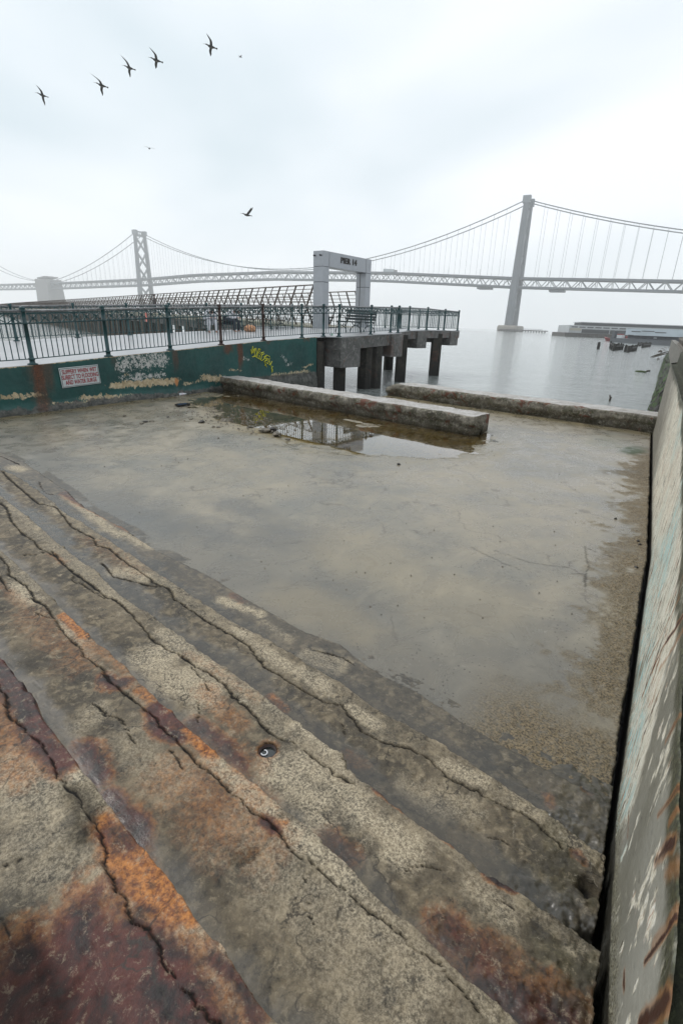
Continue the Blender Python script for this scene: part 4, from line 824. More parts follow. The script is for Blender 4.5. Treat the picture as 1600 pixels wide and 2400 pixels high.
# ------------------------------------------------------------------ bench on the walkway
def bench(loc, rz, L, label, mat_s, mat_f, back=True):
    e = empty('park_bench', loc, rz); tag(e, label, 'bench', 'benches on the walkway')
    for z, y in ((.43, -.18), (.43, -.06), (.43, .06), (.43, .18)):
        mb = MB(); mb.box((-L/2, y-.05, z), (L/2, y+.05, z+.03)); mb.build('seat_slat', mat_s, e, bevel=.004)
    if back:
        for z, y in ((.55, .25), (.66, .28), (.77, .31), (.86, .33)):
            mb = MB(); mb.box((-L/2, y-.012, z-.04), (L/2, y+.012, z+.04)); mb.build('back_slat', mat_s, e, bevel=.004)
    for x in (-L/2+.06, 0, L/2-.06):
        mb = MB()
        arc = lambda cx, cz, r, t0, t1: [(x, cx+r*math.cos(t), cz+r*math.sin(t)) for t in np.linspace(t0, t1, 12)]
        mb.tube(arc(-.02, .0, .30, .1, math.pi-.1), .018, 6); mb.tube([(x, -.27, .42), (x, .25, .42)], .016, 6)
        mb.tube([(x, -.12, .28), (x, -.24, .42)], .014, 6); mb.tube([(x, .08, .28), (x, .2, .42)], .014, 6); mb.tube([(x, .24, .02), (x, .25, .5), (x, .34, .88)], .018, 6)
        mb.lathe((x, -.31, 0), [(.035, 0), (.035, .012)], 8); mb.lathe((x, .28, 0), [(.035, 0), (.035, .012)], 8)
        mb.build('leg_frame', mat_f, e, True)
    for x in (-L/2+.06, L/2-.06):
        if back:
            mb = MB(); mb.tube([(x, -.27, .42)]+[(x, -.02+.24*math.cos(t), .55+.13*math.sin(t)) for t in np.linspace(math.pi, .25, 10)], .016, 6); mb.build('armrest', mat_f, e, True)
    if back:
        mb = MB()
        for k in range(3):
            cx = -L/2+L*(k+.5)/3; mb.tube([(cx+L/6*t, .30+.02, .84-.10*(t*t)) for t in np.linspace(-1, 1, 10)], .012, 5)
        mb.build('back_scroll', mat_f, e, True)
    return e
pa = onz(815, 784, 1.55); pb = onz(881, 781, 1.60); mid_ = (pa+pb)/2
bench((-14.0, 17.1, deckz(17.1)), R_(-90)+R_(2), 2.1, 'black iron park bench with curled legs behind the railing, right of the gate', M_black, M_black)
be2 = bench((-18.1, 15.7, deckz(15.7)), R_(90)+R_(3), 2.0, 'low brown-topped bench beside the seated people, with no backrest', plain('worn_bench_wood', (.16, .11, .08), .6), M_black, False)

# ------------------------------------------------------------------ people
def person(loc, rz, label, pose, top, legs, hair=M_hair):
    e = empty('person', loc, rz); tag(e, label, 'person')
    J = pose['j']; E_ = pose['e']; rad = pose['r']
    me = bpy.data.meshes.new('body'); me.from_pydata([J[k] for k in J], [[list(J).index(a), list(J).index(b)] for a, b in E_], [])
    o = addmesh('body', me, M_skin, e, True)
    bpy.context.view_layer.objects.active = o
    bm = bmesh.new(); bm.from_mesh(me); lay = bm.verts.layers.skin.verify(); bm.verts.ensure_lookup_table()
    for i, k in enumerate(J):
        bm.verts[i][lay].radius = (rad[k], rad[k]*pose.get('flat', {}).get(k, 1)); bm.verts[i][lay].use_root = (i == 0)
    bm.to_mesh(me); bm.free()
    o.modifiers.new('skin', 'SKIN'); s_ = o.modifiers.new('sub', 'SUBSURF'); s_.levels = 1; s_.render_levels = 2
    def cloth(nm, keys, grow, mat):
        ks = [k for k in J if k in keys]; m2 = bpy.data.meshes.new(nm)
        m2.from_pydata([J[k] for k in ks], [[ks.index(a), ks.index(b)] for a, b in E_ if a in ks and b in ks], [])
        b2 = bmesh.new(); b2.from_mesh(m2); ly = b2.verts.layers.skin.verify(); b2.verts.ensure_lookup_table()
        for i, k in enumerate(ks):
            b2.verts[i][ly].radius = (rad[k]*grow+.008,)*2; b2.verts[i][ly].use_root = (i == 0)
        b2.to_mesh(m2); b2.free(); q_ = addmesh(nm, m2, mat, e, True); q_.modifiers.new('skin', 'SKIN'); q2 = q_.modifiers.new('sub', 'SUBSURF'); q2.levels = 1; q2.render_levels = 2
    cloth('jacket', ('waist', 'chest', 'neck0', 'sl', 'sr', 'el', 'er', 'wl', 'wr', 'pelvis'), 1.15, top)
    cloth('trousers', ('pelvis', 'hl', 'hr', 'kl', 'kr', 'al', 'ar'), 1.12, legs)
    h = J['head']; mb = MB(); mb.lathe((h[0], h[1]+.015, h[2]+.0), [(.03, -.06), (.085, -.04), (.10, .02), (.095, .07), (.06, .12), (.01, .135)], 14); mb.build('hair', hair, e, True)
    mb = MB(); f = (h[0], h[1]-.085, h[2])
    for sx in (-1, 1): mb.lathe((h[0]+sx*.03, h[1]-.078, h[2]+.005), [(.004, -.006), (.011, 0), (.004, .006)], 8)
    mb.build('eyes', M_black, e)
    mb = MB(); mb.tube([(h[0], h[1]-.082, h[2]+.01), (h[0], h[1]-.108, h[2]-.025)], [.007, .013], 6); mb.build('nose', M_skin, e, True)
    for w_, s_ in (('wl', 1), ('wr', -1)):
        c = J[w_]; mb = MB()
        for k in range(4): mb.tube([(c[0]+(k-1.5)*.018, c[1]-.04, c[2]), (c[0]+(k-1.5)*.020, c[1]-.085, c[2]-.01), (c[0]+(k-1.5)*.020, c[1]-.115+abs(k-1.3)*.01, c[2]-.03)], [.009, .0085, .006], 6)
        mb.tube([(c[0]-s_*.03, c[1]-.02, c[2]), (c[0]-s_*.05, c[1]-.06, c[2]-.01)], [.011, .008], 6); mb.build('fingers', M_skin, e, True)
    return e
SIT = dict(j=dict(pelvis=(0, 0, .52), waist=(0, -.06, .62), chest=(0, -.24, .78), neck0=(0, -.36, .83), neck=(0, -.40, .84), head=(0, -.48, .84), sl=(.17, -.28, .82), sr=(-.17, -.28, .82), el=(.22, -.30, .60), er=(-.22, -.30, .60), wl=(.08, -.50, .62), wr=(-.08, -.50, .62), hl=(.10, -.04, .50), hr=(-.10, -.04, .50), kl=(.14, -.44, .50), kr=(-.14, -.44, .50), al=(.15, -.42, .09), ar=(-.15, -.42, .09), tl=(.16, -.56, .04), tr=(-.16, -.56, .04)),
 e=[('pelvis', 'waist'), ('waist', 'chest'), ('chest', 'neck0'), ('neck0', 'neck'), ('neck', 'head'), ('chest', 'sl'), ('chest', 'sr'), ('sl', 'el'), ('sr', 'er'), ('el', 'wl'), ('er', 'wr'), ('pelvis', 'hl'), ('pelvis', 'hr'), ('hl', 'kl'), ('hr', 'kr'), ('kl', 'al'), ('kr', 'ar'), ('al', 'tl'), ('ar', 'tr')],
 r=dict(pelvis=.14, waist=.13, chest=.155, neck0=.07, neck=.055, head=.095, sl=.065, sr=.065, el=.045, er=.045, wl=.03, wr=.03, hl=.09, hr=.09, kl=.06, kr=.06, al=.042, ar=.042, tl=.035, tr=.035))
import copy
SUP = copy.deepcopy(SIT); SUP['j'].update(waist=(0, 0, .70), chest=(0, -.03, .90), neck0=(0, -.05, 1.05), neck=(0, -.06, 1.10), head=(0, -.08, 1.22), sl=(.17, -.04, 1.0), sr=(-.17, -.04, 1.0), el=(.24, -.12, .78), er=(-.24, -.12, .78), wl=(.14, -.34, .62), wr=(-.14, -.34, .62))
STD = copy.deepcopy(SIT); STD['j'].update(hl=(.1, 0, .90), hr=(-.1, 0, .90), kl=(.11, -.02, .48), kr=(-.11, -.02, .48), al=(.11, 0, .08), ar=(-.11, 0, .08), tl=(.12, -.13, .04), tr=(-.12, -.13, .04), pelvis=(0, 0, .95), waist=(0, 0, 1.10), chest=(0, -.01, 1.30), neck0=(0, 0, 1.45), neck=(0, -.01, 1.52), head=(0, -.03, 1.63), sl=(.18, 0, 1.40), sr=(-.18, 0, 1.40), el=(.26, 0, 1.13), er=(-.26, 0, 1.13), wl=(.22, -.22, 1.05), wr=(-.22, -.22, 1.05))
bench((-18.15, 13.2, deckz(13.2)), R_(90)+R_(3), 2.0, 'low bench carrying the two seated people in white', M_black, M_black, False)
person((-18.2, 12.75, deckz(12.8)-.06), R_(70), 'person in white seated on the bench, left of the pair behind the railing', SIT, M_white, M_white)
person((-18.2, 13.65, deckz(13.6)-.06), R_(110), 'person in white with dark trousers seated on the bench, right of the pair', SIT, M_white, M_denim)
# paper bag
def bag(loc):
    e = empty('paper_bag', loc, R_(20)); tag(e, 'crumpled orange-brown paper bag on the walkway beside the seated people', 'bag')
    bm = bmesh.new(); bmesh.ops.create_icosphere(bm, subdivisions=4, radius=.2)
    for v in bm.verts:
        n_ = math.sin(v.co.x*31+v.co.z*17)*math.sin(v.co.y*23+v.co.z*13); v.co *= 1+.16*n_+random.uniform(-.05, .05); v.co.x *= 1.25; v.co.z = max(-.10, v.co.z*.8); 
    me = bpy.data.meshes.new('crumpled_sack'); bm.to_mesh(me); bm.free(); o = addmesh('crumpled_sack', me, M_paper, e); o.location = (0, 0, .10)
bag((-17.3, 14.1, deckz(14.1)))

# ------------------------------------------------------------------ pier gate
ga = empty('pier_gate', (-17.9, 19.2, 1.68)); tag(ga, 'tall square grey metal-clad gateway lettered PIER 14 in dark capitals', 'gate')
H_ = 5.2-1.68; bb = 4.53-1.68
for y0, y1 in ((0, .43), (3.34, 3.78)):
    g0 = empty('gate_post'); g0.parent = ga
    for z0, z1_ in ((0, .97), (1.0, 2.14), (2.165, bb-.02)):
        mb = MB(); mb.box((-.66, y0, z0), (0, y1, z1_)); mb.build('cladding_panel', M_steel, g0, bevel=.006)
    mb = MB(); mb.box((-.645, y0+.015, 0), (-.015, y1-.015, bb)); mb.build('post_core', M_steeldark, g0)
    if y0 > 1: 
        mb = MB(); mb.box((-.40, y0-.004, 0), (-.36, y0-.001, bb)); mb.build('dark_slot', M_steeldark, g0)
g1 = empty('gate_beam'); g1.parent = ga
for y0, y1 in ((0, .425), (.45, 3.32), (3.345, 3.78)):
    mb = MB(); mb.box((-.66, y0, bb), (0, y1, H_)); mb.build('cladding_panel', M_steel, g1, bevel=.006)
mb = MB(); mb.box((-.645, .015, bb+.02), (-.015, 3.765, H_-.015)); mb.build('beam_core', M_steeldark, g1)
text('lettering', 'PIER 14', .36, M_letters, ga, (.012, 1.9, bb+.37), 1.0, .012, .015, (R_(90), 0, R_(90)), 1.12)
for y in (.12,):
    mb = MB(); mb.tube([(-.15, -.01, H_-.2), (-.15, -.10, H_-.2)], .035, 8); mb.tube([(-.55, -.01, H_-.2), (-.55, -.10, H_-.2)], .035, 8); mb.build('spotlight', M_black, ga)

# ------------------------------------------------------------------ pier fourteen: railings, deck and piles
u14 = Vector((-1, .24, 0)).normalized(); n14 = Vector((u14.y, -u14.x, 0))       # n14 points inland side / away from the camera
if n14.y < 0: n14 = -n14
O14 = Vector((-18.6, 19.35, 0))
def pz(t): return float(np.interp(t, [0, 10, 22, 60, 170], [1.78, 1.95, 2.12, 2.35, 2.5]))
def pt(t): return float(np.interp(t, [0, 10, 40, 170], [3.72, 3.75, 3.80, 4.0]))
L14 = 300
p14 = empty('long_pier'); tag(p14, 'long narrow pedestrian pier on raking dark piles, running far out to the left', 'pier')
mb = MB(); ts = np.linspace(0, L14, 24)
vs = []
for t in ts:
    c = O14+u14*t
    for q_, dz_ in ((0, 0), (4.2, 0), (4.2, -.28), (0, -.28)): p = c+n14*q_; vs.append((p.x, p.y, pz(t)+dz_))
fs = []
for i in range(len(ts)-1):
    for k in range(4): fs.append((i*4+k, i*4+(k+1) % 4, i*4+4+(k+1) % 4, i*4+4+k))
mb.add(vs, fs); mb.build('pier_deck', plain('pier_deck_edge', (.30, .28, .22), .7), p14)
mb = MB()
for i in range(len(ts)-1):
    a_ = O14+u14*ts[i]-n14*.03; b_ = O14+u14*ts[i+1]-n14*.03; mb.bar((a_.x, a_.y, pz(ts[i])-.02), (b_.x, b_.y, pz(ts[i+1])-.02), .06, .06)
mb.build('deck_edge', plain('cream_edge', (.42, .40, .30), .7), p14)
mb = MB()
for i in range(len(ts)-1):
    a_ = O14+u14*ts[i]+n14*.25; b_ = O14+u14*ts[i+1]+n14*.25; mb.bar((a_.x, a_.y, pz(ts[i])-.28-.28), (b_.x, b_.y, pz(ts[i+1])-.28-.28), .12, .54)
mb.build('fascia', M_beam, p14)
cc = MB(); wall_ = MB()
for i, t in enumerate(np.arange(14, L14, 2.6)):
    c = O14+u14*t+n14*.3; z0 = pz(t)-.5
    for rk in (-.55, .55):
        mb = MB() if i < 36 else wall_
        b_ = c+u14*rk*1.0-n14*.15; mb.tube([(b_.x, b_.y, -1.5), (c.x+u14.x*rk*.15, c.y+u14.y*rk*.15, z0)], .26, 7)
        if i < 36: mb.build('pile', M_blackwood, p14)
    c2 = c+n14*3.4; mb = MB(); mb.tube([(c2.x, c2.y, -1.5), (c2.x, c2.y, z0)], .26, 7)
    if i < 20: mb.build('pile', M_blackwood, p14)
wall_.build('piles_beyond', M_blackwood, p14)['kind'] = 'stuff'
mb = MB()
a_ = O14+u14*30+n14*2.2; b_ = O14+u14*L14+n14*2.2; mb.bar((a_.x, a_.y, .3), (b_.x, b_.y, .3), .3, 2.6); mb.build('inner_wall', M_beam, p14)
def r14(off, side, label, t0=.1):
    e = empty('pier_railing'); tag(e, label, 'railing', 'brown bent-post railings of the long pier')
    sp = .85; ts = np.arange(t0, L14, sp)
    def prof(t):
        c = O14+u14*t+n14*off; z0, zt = pz(t), pt(t); zk = z0+(zt-z0)*.47
        return [(c, z0, 0), (c, zk, -.42), (c, zt, 0)]
    bulk = MB()
    def P(c, z, o): p = c+n14*(o*side); return Vector((p.x, p.y, z))
    for i, t in enumerate(ts):
        pr = prof(t); q_ = [P(*k) for k in pr]; mb = MB() if i < 85 else bulk
        w = .085 if i % 2 == 0 else .045
        mb.bar(q_[0], q_[1], .03, w, tuple(n14)); mb.bar(q_[1], q_[2], .03, w, tuple(n14))
        if i < 85: mb.build('stanchion', M_brownsteel, e)
    bulk.build('stanchions_beyond', M_brownsteel, e)['kind'] = 'stuff'
    tt = [t0, 8, 20, 45, 90, 170, L14]
    for k in range(9):
        mb = MB(); pts = []
        for t in tt:
            pr = prof(t); a = P(*pr[0]); m = P(*pr[1]); b = P(*pr[2]); f = (k+1)/9
            pts.append(a+(m-a)*(f/.42) if f < .42 else m+(b-m)*((f-.42)/.58))
        mb.tube(pts, .034 if k == 8 else .018, 6); mb.build('rail_bar', M_brownsteel, e)
    return e
r14(0, 1, 'brown bent-post railing on the near side of the long pier, left of the gate')
r14(4.1, -1, 'brown bent-post railing on the far side of the long pier, seen through the gate', 1.25)
pp = O14+u14*31+n14*1.2; person((pp.x, pp.y, pz(31)), R_(150), 'person in a dark coat standing on the long pier behind the brown railing', STD, M_coat, M_denim)
pp = O14+u14*3.2+n14*2.6; bench((pp.x, pp.y, pz(3)), R_(80), 1.4, 'short bench on the long pier just left of the gate', M_black, M_black, False); person((pp.x, pp.y, pz(3)-.05), R_(80), 'person in a white shirt seated on the pier just left of the gate', SUP, M_white, M_denim)
pk = onz(318, 775, -.0); mbp = empty('pink_panel', (O14+u14*29-n14*.28)[:2]+(pz(29)-.75,), math.atan2(u14.y, u14.x)); tag(mbp, 'coral pink panel hanging on the side of the long pier', 'panel')  # flat pink sign board, no box behind it
mb = MB(); mb.box((-.35, -.03, 0), (.35, .03, .75)); mb.box((-.37, -.045, .72), (.37, .045, .78)); mb.build('panel_board', M_pink, mbp)

# ------------------------------------------------------------------ suspension bridge
def pol(az, d): return np.array([math.sin(R_(az))*d, math.cos(R_(az))*d])
T1 = pol(-22.78, 740); T2 = pol(-60.94, 1150); ub = (T2-T1); LB = np.linalg.norm(ub); ub /= LB; nb = np.array([ub[1], -ub[0]])
def dkz(s): return float(np.interp(s, [-400, -200, 0, LB*.28, LB*.556, LB*.8, LB, LB*1.43, LB*1.9], [50, 60, 64.5, 73.5, 76.5, 74, 67.5, 60.5, 57]))
BR = empty('suspension_bridge'); tag(BR, 'long grey double-deck suspension bridge with two towers, fading into the fog', 'bridge')
def bp(s, q=0, z=0): p = T1+ub*s+nb*q; return (p[0], p[1], z)
HW = 10.
def tower(s, H, name='tower'):
    e = empty(name); e.parent = BR
    zs = [4.5, 30, 64, 110, H-8]; 
    for sd_ in (-1, 1):
        mb = MB()
        for i in range(len(zs)-1):
            w0 = 6.4-2.4*(zs[i]/H); w1 = 6.4-2.4*(zs[i+1]/H); q0 = HW+4.5-4.0*(zs[i]/H); q1 = HW+4.5-4.0*(zs[i+1]/H)
            vs = []
            for z, w, q_, d in ((zs[i], w0, q0, w0*.82), (zs[i+1], w1, q1, w1*.82)):
                for a_, b_ in ((-d, -.5), (-d*.6, -1), (d*.6, -1), (d, -.5), (d, .5), (d*.6, 1), (-d*.6, 1), (-d, .5)):
                    vs.append(bp(s+a_, sd_*q_+b_*w*.62, z))
            mb.add(vs, [(k, (k+1) % 8, 8+(k+1) % 8, 8+k) for k in range(8)]+[tuple(range(8)), tuple(range(8, 16))])
        mb.build('tower_leg', M_bridge, e)
        mb = MB(); q_ = HW+.5; mb.add([bp(s+a_, sd_*q_+b_, z) for z in (H-8, H) for a_, b_ in ((-4.6, -3), (4.6, -3), (4.6, 3), (-4.6, 3))], [(0, 1, 2, 3), (4, 5, 6, 7), (0, 1, 5, 4), (1, 2, 6, 5), (2, 3, 7, 6), (3, 0, 4, 7)]); mb.build('tower_cap', M_bridgeb, e)
    zz = [H-12, H-36, H-60, 70]
    mb = MB(); mb.bar(bp(s, -HW, H-9), bp(s, HW, H-9), 3, 3); mb.bar(bp(s, -HW, H-2), bp(s, HW, H-2), 3, 2)
    for k in range(5): mb.bar(bp(s, -HW+4*k+2, H-9), bp(s, -HW+4*k+2, H-2), 1.2)
    mb.build('top_crossbeam', M_bridgeb, e)
    for a_, b_ in zip([H-11, H-38, H-65], [H-38, H-65, H-90]):
        for sg in (-1, 1): mb = MB(); mb.bar(bp(s, -HW*sg, a_), bp(s, HW*sg, b_), 2.6, 2.6); mb.build('diagonal_brace', M_bridgeb, e)
    for a_, b_ in ((56, 30), (30, 6)):
        for sg in (-1, 1): mb = MB(); mb.bar(bp(s, -(HW+3)*sg, a_), bp(s, (HW+3)*sg, b_), 2.6, 2.6); mb.build('diagonal_brace', M_bridgeb, e)
    mb = MB(); mb.add([bp(s+a_, b_, z) for z, m_ in ((-.7, 1.0), (7, .97)) for a_, b_ in ((-13*m_, -24*m_), (13*m_, -24*m_), (13*m_, 24*m_), (-13*m_, 24*m_))], [(0, 1, 2, 3), (4, 5, 6, 7), (0, 1, 5, 4), (1, 2, 6, 5), (2, 3, 7, 6), (3, 0, 4, 7)]); mb.build('tower_base', M_pierconc, e, bevel=2)
H1 = 2+.2091*740; H2 = 2+.1313*1150
tower(0, H1); tower(LB, H2)
S0, S1 = -400, LB*1.9; st_ = 7.7
for sd_ in (-1, 1):
    for nm, dz_, w, h in (('upper_chord', 0, 1.3, 2.4), ('lower_chord', -10.5, 1.3, 2.2)):
        mb = MB(); ss = np.arange(S0, S1, 31)
        for a_, b_ in zip(ss[:-1], ss[1:]): mb.bar(bp(a_, sd_*HW, dkz(a_)+dz_), bp(b_, sd_*HW, dkz(b_)+dz_), w, h)
        mb.build(nm, M_bridge, BR)
    mb = MB(); ss = np.arange(S0, S1, 9.2)
    for k, (a_, b_) in enumerate(zip(ss[:-1], ss[1:])):
        za, zb_ = dkz(a_), dkz(b_)
        mb.bar(bp(a_, sd_*HW, za-(0 if k % 2 else 10.5)), bp(b_, sd_*HW, zb_-(10.5 if k % 2 else 0)), .9, .9)
        if k % 2: mb.bar(bp(a_, sd_*HW, za), bp(a_, sd_*HW, za-10.5), .5, .5)
    o = mb.build('truss_web', M_bridgeb, BR)
for dz_, nm, th in ((1.0, 'upper_deck', 1.0), (-10.6, 'lower_deck', 1.4)):
    mb = MB(); ss = np.arange(S0, S1, 31)
    for a_, b_ in zip(ss[:-1], ss[1:]): mb.bar(bp(a_, 0, dkz(a_)+dz_), bp(b_, 0, dkz(b_)+dz_), 19.4, th)
    mb.build(nm, M_bridge, BR)
def cab(s):
    if 0 <= s <= LB: t = s/LB; m = dkz(LB*.55)+4; a = H1-4+(H2-H1)*t; sag = 4*(.5*(H1+H2)-4-m); return a-sag*t*(1-t)
    if s > LB:
        t = (s-LB)/(LB*.43)
        if t <= 1: return (H2-4)+(dkz(LB*1.43)+2-(H2-4))*t-4*11*t*(1-t)
        t = (s-LB*1.43)/(LB*.45); return dkz(s)+4+(H2-70)*t*t
    t = -s/400; return (H1-4)+(dkz(-400)+40-(H1-4))*t-4*14*t*(1-t)
for sd_ in (-1, 1):
    for a0, b0 in ((-398, 0), (0, LB), (LB, LB*1.43), (LB*1.43, LB*1.88)):
        mb = MB(); mb.tube([bp(s_, sd_*HW, cab(s_)) for s_ in np.linspace(a0+.1, b0, 30)], .62, 6); mb.build('main_cable', M_bridge, BR)
cnt = 0; rest = MB()
sus = []
for s_ in np.arange(-390, LB*1.40, 15.3):
    if abs(s_) < 8 or abs(s_-LB) < 8: continue
    for sd_ in (-1, 1): sus.append((math.hypot(*(T1+ub*s_)), s_, sd_))
sus.sort()
for k, (d_, s_, sd_) in enumerate(sus):
    if cab(s_) < dkz(s_)+1: continue
    mb = MB() if k < 90 else rest
    mb.tube([bp(s_, sd_*HW, dkz(s_)), bp(s_, sd_*HW, cab(s_))], .17, 4, False)
    if k < 90: mb.build('suspender', M_bridgeb, BR)
rest.build('suspenders_beyond', M_bridgeb, BR)['kind'] = 'stuff'
# anchorage in mid-bay
sA = LB*1.45; e = empty('anchorage'); e.parent = BR
mb = MB()
mb.add([bp(sA+a_*m_, b_*m_, z) for z, m_ in ((-.7, 1.12), (dkz(sA)+9, 1.0)) for a_, b_ in ((-23, -17), (23, -17), (23, 17), (-23, 17))], [(0, 1, 2, 3), (4, 5, 6, 7), (0, 1, 5, 4), (1, 2, 6, 5), (2, 3, 7, 6), (3, 0, 4, 7)])
mb.build('anchorage_block', M_anch, e)
mb = MB()
for k in range(9):
    a_ = -20+k*5; mb.bar(bp(sA+a_, 18.6, 0), bp(sA+a_, 17.4, dkz(sA)+6), 1.0, .6)
mb.build('anchorage_ribs', M_pierconc, e)
mb = MB(); mb.bar(bp(sA-16, 0, dkz(sA)+14), bp(sA+16, 0, dkz(sA)+11), 30, 2.5); mb.build('roof_slab', M_anch, e)
mb = MB()
for s_ in np.arange(-360, LB*1.4, 46):
    mb.tube([bp(s_, 8.5, dkz(s_)), bp(s_, 8.5, dkz(s_)+11)], .16, 4)
mb.build('lamp_posts', M_bridge, BR)
for s_ in (42, -52): mb = MB(); mb.bar(bp(s_-9, 0, dkz(s_)-13.5), bp(s_+9, 0, dkz(s_)-13.5), 16, 2.2); mb.build('maintenance_cradle', M_bridge, BR)
r = ray(921, 630); az_ = math.atan2(r[0], r[1]); s_tr = 0
for s_ in np.arange(0, LB, 2):
    p = T1+ub*s_
    if abs(math.atan2(p[0], p[1])-az_) < .002: s_tr = s_
tk = empty('lorry'); tag(tk, 'white box lorry crossing the upper deck of the bridge', 'lorry')
mb = MB(); mb.bar(bp(s_tr, 6, dkz(s_tr)+4.6), bp(s_tr+17, 6, dkz(s_tr+17)+4.6), 3, 4); mb.build('trailer', M_signw, tk)
mb = MB(); mb.bar(bp(s_tr-5, 6, dkz(s_tr)+4), bp(s_tr-.6, 6, dkz(s_tr)+4), 2.8, 2.8); mb.build('cab', M_railtop, tk)
# fender platform round the right tower
fp = empty('fender_platform'); tag(fp, 'low dark timber fender platform stretching right of the bridge tower base', 'platform')
pa = atd(1174, 772, 718)[:2]; pb = atd(1280, 778, 700)[:2]; du = (pb-pa)/np.linalg.norm(pb-pa)
mb = MB(); mb.bar((pa[0], pa[1], 1.8), (pb[0], pb[1], 1.6), 14, 1.2); mb.build('platform_deck', M_fender, fp)
for t in np.linspace(0, 1, 18): c = pa+(pb-pa)*t; mb = MB(); mb.bar((c[0], c[1]-6, -1), (c[0], c[1]-6, 1.18), 1.4, 1.4); mb.build('fender_pile', M_fender, fp)
mb = MB(); c0 = pa+(pb-pa)*.5; c1 = pa+(pb-pa)*.9; mb.bar((c0[0], c0[1], 3.6), (c1[0], c1[1], 3.4), .4, .3)
for t in np.linspace(.5, .9, 12): c = pa+(pb-pa)*t; mb.bar((c[0], c[1], 2), (c[0], c[1], 3.6), .3, .3)
mb.build('handrail', M_bridgeb, fp)

# ------------------------------------------------------------------ waterfront on the right
def face(px0, px1, pyt0, pyt1, d0, d1):
    a = atd(px0, 780, d0); b = atd(px1, 780, d1); return a[:2], b[:2], zat(px0, pyt0, *a[:2]), zat(px1, pyt1, *b[:2])
M_shed = plain('pale_shed_wall', (.42, .44, .45), .7, .1, .1, 0, 0); M_shedd = plain('dark_shed_doors', (.035, .04, .042), .7, .2, .1, 0, 0)
M_shedw = plain('shed_windows', (.05, .055, .06), .3, .2, .1, 0, 0); M_quay = plain('quay_timber', (.06, .055, .048), .8, .3, .4, 0, 0); M_cream = plain('cream_wall', (.40, .38, .31), .8, .1, .1, 0, 0)
M_blue = plain('blue_grey_panels', (.36, .42, .46), .5, .1, .2, 0, 0); M_blued = plain('dark_grey_bays', (.035, .045, .055), .5, .2, .2, 0, 0); M_gq = plain('grey_quay_wall', (.075, .085, .095), .8, .2, .3, 0, 0)
A = atd(1331, 780, 330)[:2]; B = atd(1720, 795, 360)[:2]; uu = (B-A)/np.linalg.norm(B-A); LL = np.linalg.norm(B-A); nn_ = np.array([-uu[1], uu[0]])
if nn_@A < 0: nn_ = -nn_
def sb(mb, s0, s1, q0, q1, z0, z1_):
    P = [A+uu*s0+nn_*q0, A+uu*s1+nn_*q0, A+uu*s1+nn_*q1, A+uu*s0+nn_*q1]
    mb.add([(p[0], p[1], z) for z in (z0, z1_) for p in P], [(0, 1, 2, 3), (4, 5, 6, 7), (0, 1, 5, 4), (1, 2, 6, 5), (2, 3, 7, 6), (3, 0, 4, 7)])
sh_ = empty('pier_shed'); tag(sh_, 'long pale pier shed with rows of windows on a timber quay', 'building')
zt = zat(1331, 761, *A); zt2 = zat(1352, 756, *(A+uu*8))
mb = MB(); sb(mb, 0, LL, 0, 30, 1.6, zt); mb.build('wall', M_shed, sh_)
mb = MB(); sb(mb, 8, LL, 6, 24, zt+.01, zt2+.3); mb.build('clerestory', M_shedd, sh_)
mb = MB(); sb(mb, 7.5, LL, 5.5, 25, zt2+.32, zt2+.7); mb.build('roof', M_shed, sh_)
mb = MB(); hgt = zt-1.6; s = 7.2
while s < LL-8: sb(mb, s, s+15.2, -.12, -.02, 1.7, 1.6+hgt*.52); s += 15.6
mb.build('loading_doors', M_shedd, sh_)
mb = MB(); sb(mb, .4, 6.8, -.12, -.02, 1.6+hgt*.30, 1.6+hgt*.62); mb.build('cream_panel', M_cream, sh_)
for k in range(30):
    s = 1.2+k*4.4
    if s > LL-5: break
    mb = MB(); sb(mb, s, s+3.4, -.14, -.02, 1.6+hgt*.70, 1.6+hgt*.84); mb.build('window', M_shedw, sh_)
mb = MB(); sb(mb, -3, LL, -6, 31, -1.1, 1.58)
for k in range(60): sb(mb, -3+k*2.3, -2.1+k*2.3, -6.4, -6.01, -1, 1.2)
mb.build('quay', M_quay, sh_)
A = atd(1470, 790, 185)[:2]; B = atd(1640, 795, 165)[:2]; uu = (B-A)/np.linalg.norm(B-A); LL = np.linalg.norm(B-A); nn_ = np.array([-uu[1], uu[0]])
if nn_@A < 0: nn_ = -nn_
fs_ = empty('fire_boat_station'); tag(fs_, 'modern blue-grey panelled waterfront station in front of the pier shed', 'building')
zt = zat(1480, 770, *A)
mb = MB(); sb(mb, 0, LL, 0, 14, .75, zt*.42+.2); mb.build('lower_storey', M_gq, fs_)
mb = MB(); sb(mb, -.3, LL, -.8, 14.5, zt*.42+.22, zt); mb.build('upper_storey', M_blue, fs_)
for s0, s1, a_, b_ in [(2.2, 6, .74, .82), (6.4, 11.5, .80, .86), (11.8, 16, .72, .79), (1, 3.4, .48, .51)]:
    mb = MB(); sb(mb, s0, s1, -.85, -.79, zt*a_, zt*b_); mb.build('window', M_shedw, fs_)
for s0, s1 in [(3.2, 5), (6.2, 8.0), (9.6, 10.8), (12.2, 15.6)]:
    mb = MB(); sb(mb, s0, s1, -.06, -.01, .8, zt*.40); mb.build('bay_door', M_blued, fs_)
mb = MB(); sb(mb, 10.9, 12.1, -.07, -.012, zt*.30, zt*.38); mb.build('sign_panel', M_signw, fs_)
mb = MB(); sb(mb, -4.5, LL, -2.6, 15, -1.2, .72); mb.build('quay_wall', M_gq, fs_)
mb = MB(); sb(mb, -4.3, -3.2, -2.4, -1.4, .73, zt*.74); mb.build('corner_tower', M_gq, fs_)
